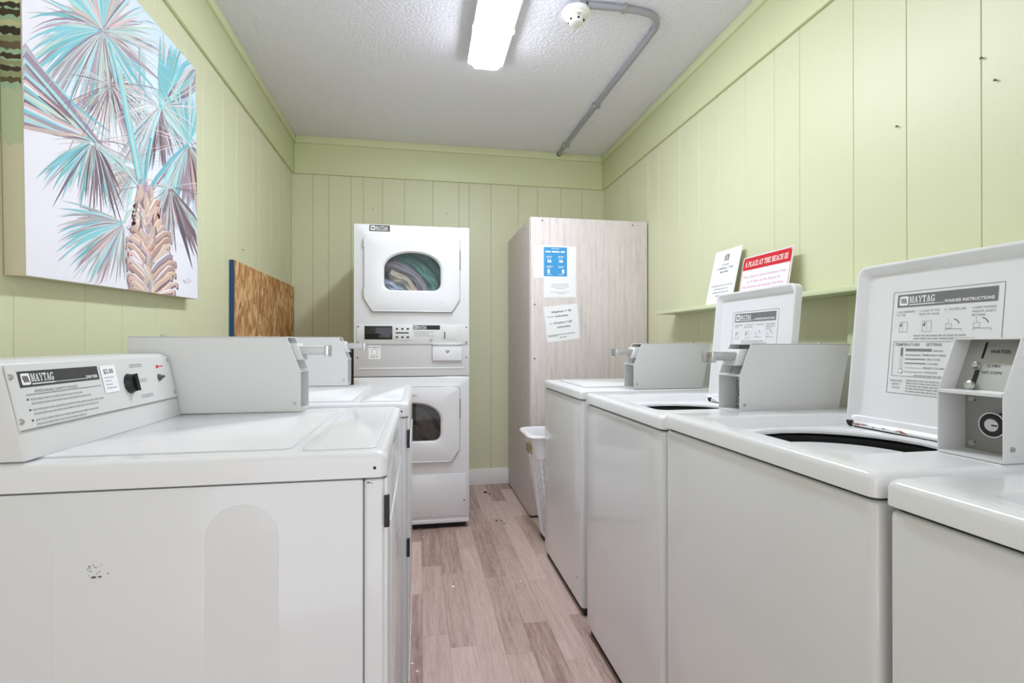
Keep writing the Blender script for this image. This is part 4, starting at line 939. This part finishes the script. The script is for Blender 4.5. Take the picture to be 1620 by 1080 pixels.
lathe('end_fitting', [(.010, 0), (.018, 0), (.018, .014), (.010, .014)], (1.121, YB - .046, cz_), (0, 1, 0), 'dark_metal', cd_, n=14)

# small nails in the walls
for i, (u_, v_, ax, val, dirn, wn) in enumerate(((590, 331, 1, YB, (0, -1, 0), 'wall_back'), (707, 338, 1, YB, (0, -1, 0), 'wall_back'), (1555, 92, 0, XR, (-1, 0, 0), 'wall_right'), (1577, 127, 0, XR, (-1, 0, 0), 'wall_right'), (1421, 200, 0, XR, (-1, 0, 0), 'wall_right'), (383, 395, 0, XL, (1, 0, 0), 'wall_left'))):
    lathe('nail', [(0, .008), (.0035, .008), (.0035, .006), (.0016, .006), (.0016, -.001)], tuple(at(u_, v_, ax, val)), dirn, 'nail', bpy.data.objects[wn], n=8)

# crumbs and lint on the floor
def crumb(name, u_, v_, r_, m, label, cat, grp, seed):
    c = at(u_, v_, 2, 0.0); rn = random.Random(seed); bm = bmesh.new(); bmesh.ops.create_icosphere(bm, subdivisions=1, radius=1)
    for v in bm.verts: v.co = Vector((c.x + v.co.x * r_ * rn.uniform(.5, 1.5), c.y + v.co.y * r_ * rn.uniform(.7, 1.7), max(0.0003, (v.co.z + .9) * r_ * .3)))
    tag(link(name, bm, m, None, loc=(c.x, c.y, 0)), label, cat, grp)
crumb('dry_leaf', 768, 779, .016, 'debris_dark', 'dark dry leaf scrap on the floor near the back baseboard', 'leaf', None, 1)
crumb('dry_leaf', 775, 781, .008, 'debris_dark', 'small leaf crumb just right of the larger scrap by the baseboard', 'leaf', None, 2)
for i, (u_, v_, l_) in enumerate(((786, 824, 'leftmost of three dark crumbs on the floor before the cupboard'), (794, 824, 'middle one of three dark crumbs before the cupboard'), (798, 828, 'rightmost and nearest of three dark crumbs before the cupboard'))): crumb('crumb', u_, v_, .007, 'debris_dark', l_, 'crumb', 'dark crumbs before the cupboard', i)
for i, (u_, v_, l_) in enumerate(((664, 836, 'white lint speck right under the front edge of the stacked dryers'), (670, 849, 'white lint speck a hand in front of the stacked dryers'), (717, 928, 'largest white lint speck, in the middle of the aisle floor'), (738, 899, 'tiny white lint speck beyond the largest speck in the aisle'), (852, 885, 'white lint speck beside the far washer'), (660, 1062, 'white lint speck at the foot of the near dryer, lowest in view'), (652, 1050, 'white lint speck touching the near dryer front'), (824, 919, 'white lint speck on the right-hand floor boards before the far washer'))): crumb('lint', u_, v_, .005 if i != 2 else .007, 'lint_white', l_, 'lint', 'white lint specks on the floor', i + 9)
# ------------------------------------------------------------------ palm painting on the left wall
PT, PS, ROT = 0.045, 0.935, math.radians(1.5)
PO = Vector((XL, 1.368, 1.286))                      # lower near corner at the wall
pa = thing('palm_painting', tuple(PO), 'large unframed canvas painting of a teal and mauve palm tree', 'painting')
mat('paint', (255, 255, 255), 0.7)
nt = MATS['paint'].node_tree; vc = nt.nodes.new('ShaderNodeVertexColor'); vc.layer_name = 'Col'; nt.links.new(vc.outputs['Color'], nt.nodes['Principled BSDF'].inputs['Base Color'])
# canvas ground: painted sky, pale lavender below, pale blue upper right
mg = mat('canvas_sky', (232, 230, 240), 0.75); nt = mg.node_tree; L = nt.links.new
tc = nt.nodes.new('ShaderNodeTexCoord'); nz = nt.nodes.new('ShaderNodeTexNoise'); nz.inputs['Scale'].default_value = 3.2; nz.inputs['Detail'].default_value = 3
sp = nt.nodes.new('ShaderNodeSeparateXYZ'); L(tc.outputs['Object'], sp.inputs[0]); L(tc.outputs['Object'], nz.inputs['Vector'])
ad = nt.nodes.new('ShaderNodeMath'); ad.operation = 'ADD'; L(sp.outputs['Y'], ad.inputs[0]); L(sp.outputs['Z'], ad.inputs[1])
a2 = nt.nodes.new('ShaderNodeMath'); a2.operation = 'MULTIPLY_ADD'; a2.inputs[1].default_value = 0.7; L(nz.outputs['Fac'], a2.inputs[0]); L(ad.outputs[0], a2.inputs[2])
mr = nt.nodes.new('ShaderNodeMapRange'); mr.inputs['From Min'].default_value = 1.2; mr.inputs['From Max'].default_value = 2.1; L(a2.outputs[0], mr.inputs['Value'])
mx = nt.nodes.new('ShaderNodeMix'); mx.data_type = 'RGBA'; mx.inputs['A'].default_value = lin((232, 229, 238)); mx.inputs['B'].default_value = lin((196, 220, 240)); L(mr.outputs[0], mx.inputs['Factor']); L(mx.outputs['Result'], nt.nodes['Principled BSDF'].inputs['Base Color'])
box('canvas', (PO.x + .001, PO.y, PO.z), (PO.x + PT, PO.y + PS, PO.z + PS), 'canvas_side', pa, bev=.003)
box('canvas_front', (PO.x + PT, PO.y + .001, PO.z + .001), (PO.x + PT + .0006, PO.y + PS - .001, PO.z + PS - .001), 'canvas_sky', pa)
bm = bmesh.new(); cl = bm.loops.layers.float_color.new('Col'); depth = [0]; RP = random.Random(21)
cR, sR = math.cos(-ROT), math.sin(-ROT)
def local(u, v):
    w = at(u, v, 0, XL + PT) - PO
    return w.y * cR - w.z * sR, w.y * sR + w.z * cR          # undo the slight tilt of the hung canvas
def clampq(p): return (min(max(p[0], .001), PS - .001), min(max(p[1], .001), PS - .001))
def jit(c, k=14): d = RP.uniform(-k, k); return tuple(min(255, max(0, x + d + RP.uniform(-k / 3, k / 3))) for x in c)
def stroke(px, wd, col, side=False):
    """tapered brush stroke through photo points px, wd widths in px at each point"""
    depth[0] += 1; dx = .0008 + depth[0] * 1.2e-6
    n = len(px); Ls = []; Rs = []
    for i, (x, y) in enumerate(px):
        a, b = px[max(i - 1, 0)], px[min(i + 1, n - 1)]; tx, ty = b[0] - a[0], b[1] - a[1]; l = math.hypot(tx, ty) or 1
        nx, ny = -ty / l * wd[i] / 2, tx / l * wd[i] / 2
        Ls.append(clampq(local(x + nx, y + ny))); Rs.append(clampq(local(x - nx, y - ny)))
    c = lin(jit(col))
    for i in range(n - 1):
        q = [Ls[i], Rs[i], Rs[i + 1], Ls[i + 1]]
        pts = [q[0]]
        for p in q[1:]:
            if all(abs(p[0] - z[0]) + abs(p[1] - z[1]) > 1e-5 for z in pts): pts.append(p)
        if len(pts) < 3: continue
        f = bm.faces.new([bm.verts.new((PO.x + PT + dx, PO.y + p[0], PO.z + p[1])) for p in pts]); f.normal_update()
        if f.normal.x < 0: f.normal_flip()
        for lp_ in f.loops: lp_[cl] = c
def blade(x, y, ang, ln, w0, col, droop=0.0, start=0.0):
    """palm leaflet from (x, y): widens then tapers, drooping towards its tip"""
    pts, ws = [], []; n = 7
    for i in range(n):
        t = i / (n - 1); s = start + (1 - start) * t
        px_ = x + ln * s * math.cos(ang); py_ = y - ln * s * math.sin(ang) + droop * ln * s ** 2.4
        pts.append((px_, py_)); ws.append(w0 * (0.35 + 1.3 * t if t < .5 else 2.0 * (1 - t)) + .25)
    stroke(pts, ws, col)
TEAL, AQUA, MAUVE, PLUM, PINK, SAGE, DARK, TAN_, WHITE = (120, 188, 198), (168, 210, 216), (170, 152, 166), (136, 114, 128), (212, 184, 182), (184, 202, 196), (104, 88, 98), (202, 178, 168), (228, 228, 234)
def fan(x, y, a0, a1, n, l0, l1, w, cols, droop=.25, start=.03):
    for i in range(n):
        t = (i + RP.random() * .8) / n; a = math.radians(a0 + (a1 - a0) * t); l = RP.uniform(l0, l1)
        blade(x, y, a, l, w * RP.uniform(.6, 1.35), RP.choice(cols), droop * RP.uniform(.5, 1.3) * (abs(math.cos(a)) * .9 + .1), start)
# drooping strands far behind
fan(174, 134, 195, 345, 60, 50, 118, 2.0, [MAUVE, PLUM, SAGE, TAN_], .35)
fan(215, 270, 150, 260, 46, 40, 75, 2.0, [SAGE, TAN_, MAUVE, AQUA], .3)
fan(215, 262, 10, 160, 22, 30, 60, 1.6, [SAGE, TAN_, AQUA], .2)
fan(174, 134, 0, 360, 44, 24, 58, 2.6, [PLUM, MAUVE, PINK, DARK], .15)
for i in range(16): x = 205 + RP.uniform(-30, 26); stroke([(x, 60 + RP.uniform(0, 60)), (x + RP.uniform(-6, 8), 150), (220 + RP.uniform(-8, 8), 285)], [1.2, 1.3, .8], RP.choice([SAGE, MAUVE, AQUA]))
# big upper fan
fan(161, 48, 150, 262, 34, 92, 138, 5.2, [TEAL, AQUA, SAGE, MAUVE], .42)
fan(161, 48, 60, 150, 34, 70, 140, 6.5, [PINK, SAGE, TEAL, TAN_, AQUA], .12)
fan(161, 48, -60, 60, 30, 50, 98, 4.4, [AQUA, MAUVE, SAGE, TEAL, PLUM], .25)
fan(161, 48, 248, 318, 30, 70, 140, 4.4, [SAGE, AQUA, MAUVE, TEAL], .08)
for a in (168, 178, 188, 198, 207, 150): blade(161, 48, math.radians(a), RP.uniform(112, 136), 8.5, TEAL, .36)
for a in (140, 152, 205, 216, 226): blade(161, 48, math.radians(a), RP.uniform(95, 130), 4, MAUVE, .45)
for a in (306, 314, 322): blade(165, 54, math.radians(a), 128, 6, RP.choice([AQUA, MAUVE, TEAL]), .05)
for a in (20, 34, 48, 8): blade(165, 46, math.radians(a), 60, 5, RP.choice([PINK, TEAL, MAUVE]), .0)
# left frond sweeping in from the edge
for i in range(26):
    t = i / 25; y0 = 70 + 130 * t; x1, y1_ = 150 + RP.uniform(-22, 26), 222 + RP.uniform(-14, 10)
    c = [MAUVE, SAGE, AQUA, PLUM, PINK, WHITE, TEAL][i % 7]
    stroke([(36, y0), (36 + (x1 - 36) * .5, y0 + (y1_ - y0) * .48 + 4), (x1, y1_)], [8 - 3 * t, 6.5, 1.5], c)
stroke([(36, 84), (100, 158), (152, 224), (200, 272), (220, 292)], [12, 11, 9, 6, 4], MAUVE); stroke([(36, 92), (100, 166), (154, 230), (204, 278)], [4, 6, 5, 2], AQUA); stroke([(40, 102), (100, 172), (150, 226)], [3, 4, 2], PLUM)
stroke([(60, 152), (90, 176), (112, 196)], [2, 4, 1], DARK)
fan(146, 224, 192, 290, 40, 44, 100, 4.0, [TEAL, AQUA, MAUVE, TEAL, SAGE], .25, .12)
for a in (212, 226, 240, 254): blade(140, 220, math.radians(a), RP.uniform(62, 92), 6.5, TEAL, .25, .15)
for a in (236, 262, 280, 288): blade(146, 222, math.radians(a), RP.uniform(74, 140), 5, RP.choice([DARK, PLUM]), .1, .1)
fan(152, 226, 262, 300, 14, 70, 142, 3.0, [PLUM, MAUVE, SAGE, DARK], .1, .1)
# right-hand fans
fan(254, 168, 22, 92, 34, 62, 118, 5.5, [TEAL, AQUA, MAUVE, PINK, TEAL], -.02)
for a in (90, 86, 80, 74): blade(253, 170, math.radians(a), RP.uniform(98, 122), 7, TEAL, 0)
fan(258, 165, 5, 60, 14, 26, 60, 3.2, [PINK, TAN_, AQUA, PLUM], .05)
fan(252, 172, 215, 325, 58, 50, 98, 2.4, [SAGE, MAUVE, AQUA, PLUM, WHITE], .28)
fan(251, 172, 255, 284, 18, 55, 105, 4.6, [DARK, PLUM, MAUVE], .0, .1)
fan(254, 170, -30, 30, 12, 26, 48, 3.4, [TEAL, AQUA, SAGE], .25)
fan(297, 228, 60, 130, 22, 60, 116, 5.5, [TEAL, AQUA, SAGE, TEAL], 0)
fan(297, 228, 225, 300, 44, 60, 120, 3.6, [TEAL, AQUA, SAGE, MAUVE, PLUM], .1)
fan(300, 232, 262, 292, 14, 80, 128, 5.0, [PLUM, TAN_, DARK, MAUVE], .0)
fan(268, 296, 255, 312, 34, 50, 104, 3.4, [PLUM, MAUVE, DARK, SAGE, PINK], .05)
for a in (285, 289, 292, 296): blade(270, 298, math.radians(a), RP.uniform(110, 140), 6, RP.choice([DARK, PLUM, MAUVE]), .0, .1)
for a in (248, 256): blade(268, 298, math.radians(a), 42, 6, PLUM, .1)
stroke([(230, 300), (246, 294), (262, 292), (270, 298)], [3, 4, 4, 3], SAGE)
# lower-left fan
fan(194, 354, 148, 250, 60, 58, 112, 4.6, [AQUA, TEAL, SAGE, MAUVE, AQUA, PINK], .22)
for a in (172, 180, 188, 196): blade(194, 352, math.radians(a), RP.uniform(90, 116), 7.5, TEAL, .30)
fan(194, 356, 205, 285, 30, 56, 92, 2.8, [SAGE, AQUA, MAUVE, TAN_], .12)
for a in (163, 176, 187): blade(186, 350, math.radians(a), 96, 4, MAUVE, .22)
for (x_, y_, n_, l_) in ((161, 48, 60, 130), (174, 134, 40, 90), (146, 224, 34, 95), (254, 168, 44, 90), (297, 228, 30, 100), (194, 354, 44, 100), (268, 296, 20, 110)):   # fine light and dark hairs over the fans
    for k in range(n_): blade(x_, y_, RP.uniform(math.pi * .8, math.pi * 2.1), RP.uniform(.5, 1.0) * l_, .9, RP.choice([WHITE, WHITE, SAGE, PLUM, PINK]), RP.uniform(0, .35), .1)
# petioles
stroke([(172, 66), (188, 120), (205, 205), (222, 292)], [4, 7, 10, 9], TEAL); stroke([(174, 66), (190, 122), (206, 206), (221, 290)], [2, 2.5, 3, 3], SAGE)
stroke([(252, 175), (242, 205), (234, 245), (228, 290)], [3, 4, 5, 5], AQUA); stroke([(296, 228), (270, 252), (248, 280), (236, 300)], [4, 5.5, 5.5, 5], TEAL)
stroke([(196, 352), (203, 336), (214, 326)], [4, 5, 4], SAGE); stroke([(150, 226), (190, 256), (222, 298)], [4, 6, 4], SAGE); stroke([(238, 218), (232, 250), (228, 292)], [3, 4, 4], TEAL)
# trunk with old leaf bases
BARK = [TAN_, PINK, (186, 156, 150), (214, 188, 172), (196, 162, 152), MAUVE]
def trunk_x(y): t = (y - 296) / 170; return 228 + 12 * t, 9 + 15 * min(1, t * 1.6)
for i in range(150):                                                  # vertical bark streaks
    y = RP.uniform(292, 462); cx_, hw = trunk_x(y); x = cx_ + RP.uniform(-1, 1) * hw * .95; l = RP.uniform(14, 34)
    stroke([(x, y - l * .5), (x + RP.uniform(-3, 3), y), (x + RP.uniform(-4, 4), min(y + l * .5, 474))], [3, 7, 3], RP.choice(BARK))
for i in range(17):                                                   # curling old leaf bases
    y = 322 + 8.6 * i; cx_, hw = trunk_x(y)
    for sd in (-1, 1):
        y_ = y + RP.uniform(-4, 4); e = RP.uniform(4, 15) * (1 if i > 5 else .45); k = RP.uniform(.2, .6)
        pts = [(cx_ + sd * hw * k * .5, y_ + 24), (cx_ + sd * hw * (k + .25), y_ + 10), (cx_ + sd * (hw + e * .4), y_ - 2), (cx_ + sd * (hw + e), y_ - 3), (cx_ + sd * (hw + e * 1.1), y_ + 4)]
        stroke([(x + sd * 1.5, y + 2.5) for x, y in pts], [3, 9, 9, 6, 2], RP.choice([PLUM, (150, 116, 116), (160, 124, 120)]))
        stroke(pts, [3, 8, 8.5, 5, 1.5], RP.choice(BARK)); stroke([(x - sd * 1.5, y - 2) for x, y in pts[:4]], [1, 2.5, 2.5, 1], RP.choice([(226, 204, 188), (228, 190, 172), WHITE]))
for i in range(26): y = RP.uniform(300, 455); x = 228 + 12 * (y - 296) / 170 + RP.uniform(-13, 13); stroke([(x, y), (x + RP.uniform(-3, 3), y + 10), (x + RP.uniform(-5, 5), y + 20)], [1, 3.6, 1], RP.choice([(222, 200, 184), PLUM, SAGE, (224, 180, 160), MAUVE]))
stroke([(292, 445), (296, 440), (299, 446), (303, 443)], [.7, .7, .7, .6], MAUVE); stroke([(288, 442), (294, 448), (298, 446)], [.6, .6, .6], MAUVE)
tag(link('palm_brushwork', bm, 'paint', pa, recalc=False), 'painted palm fronds and trunk', kind='stuff')
# the picture wraps round the near edge of the canvas
bm = bmesh.new(); cl = bm.loops.layers.float_color.new('Col'); RP = random.Random(5)
def wrap(z0, z1_, col, d, wav=.006, x_0=.002, x_1=PT - .002):
    n = 6; c = lin(jit(col, 10)); lo = [(x_0 + (x_1 - x_0) * i / n, z0 + RP.uniform(-wav, wav)) for i in range(n + 1)]; hi = [(x_0 + (x_1 - x_0) * i / n, z1_ + RP.uniform(-wav, wav)) for i in range(n + 1)]
    for i in range(n):
        f = bm.faces.new([bm.verts.new((PO.x + x, PO.y - .0004 - d, min(max(PO.z + z, PO.z + .003), PO.z + PS - .003))) for x, z in (lo[i], lo[i + 1], hi[i + 1], hi[i])]); f.normal_update()
        if f.normal.y > 0: f.normal_flip()
        for l_ in f.loops: l_[cl] = c
wrap(.30, .50, (176, 186, 152), 0); wrap(.43, .93, (158, 188, 160), .00005); wrap(.62, .68, (196, 206, 160), .0001); wrap(.72, .80, (128, 180, 172), .0001); wrap(.84, .90, (186, 196, 150), .0001)
for z in (.448, .47, .50, .525, .555, .60, .615): wrap(z - RP.uniform(.003, .010), z + RP.uniform(.004, .012), RP.choice([(70, 58, 46), (96, 84, 58), (52, 40, 34)]), .0002, .004)
for z in (.46, .485, .54, .575): wrap(z - .006, z + .006, RP.choice([(190, 184, 140), (150, 156, 112)]), .0003, .003)
wrap(.80, .812, (70, 62, 50), .0002, .003)
tag(link('edge_brushwork', bm, 'paint', pa, recalc=False), 'painted strokes wrapping the canvas edge', kind='stuff')
pa.rotation_euler = (ROT, 0, 0)
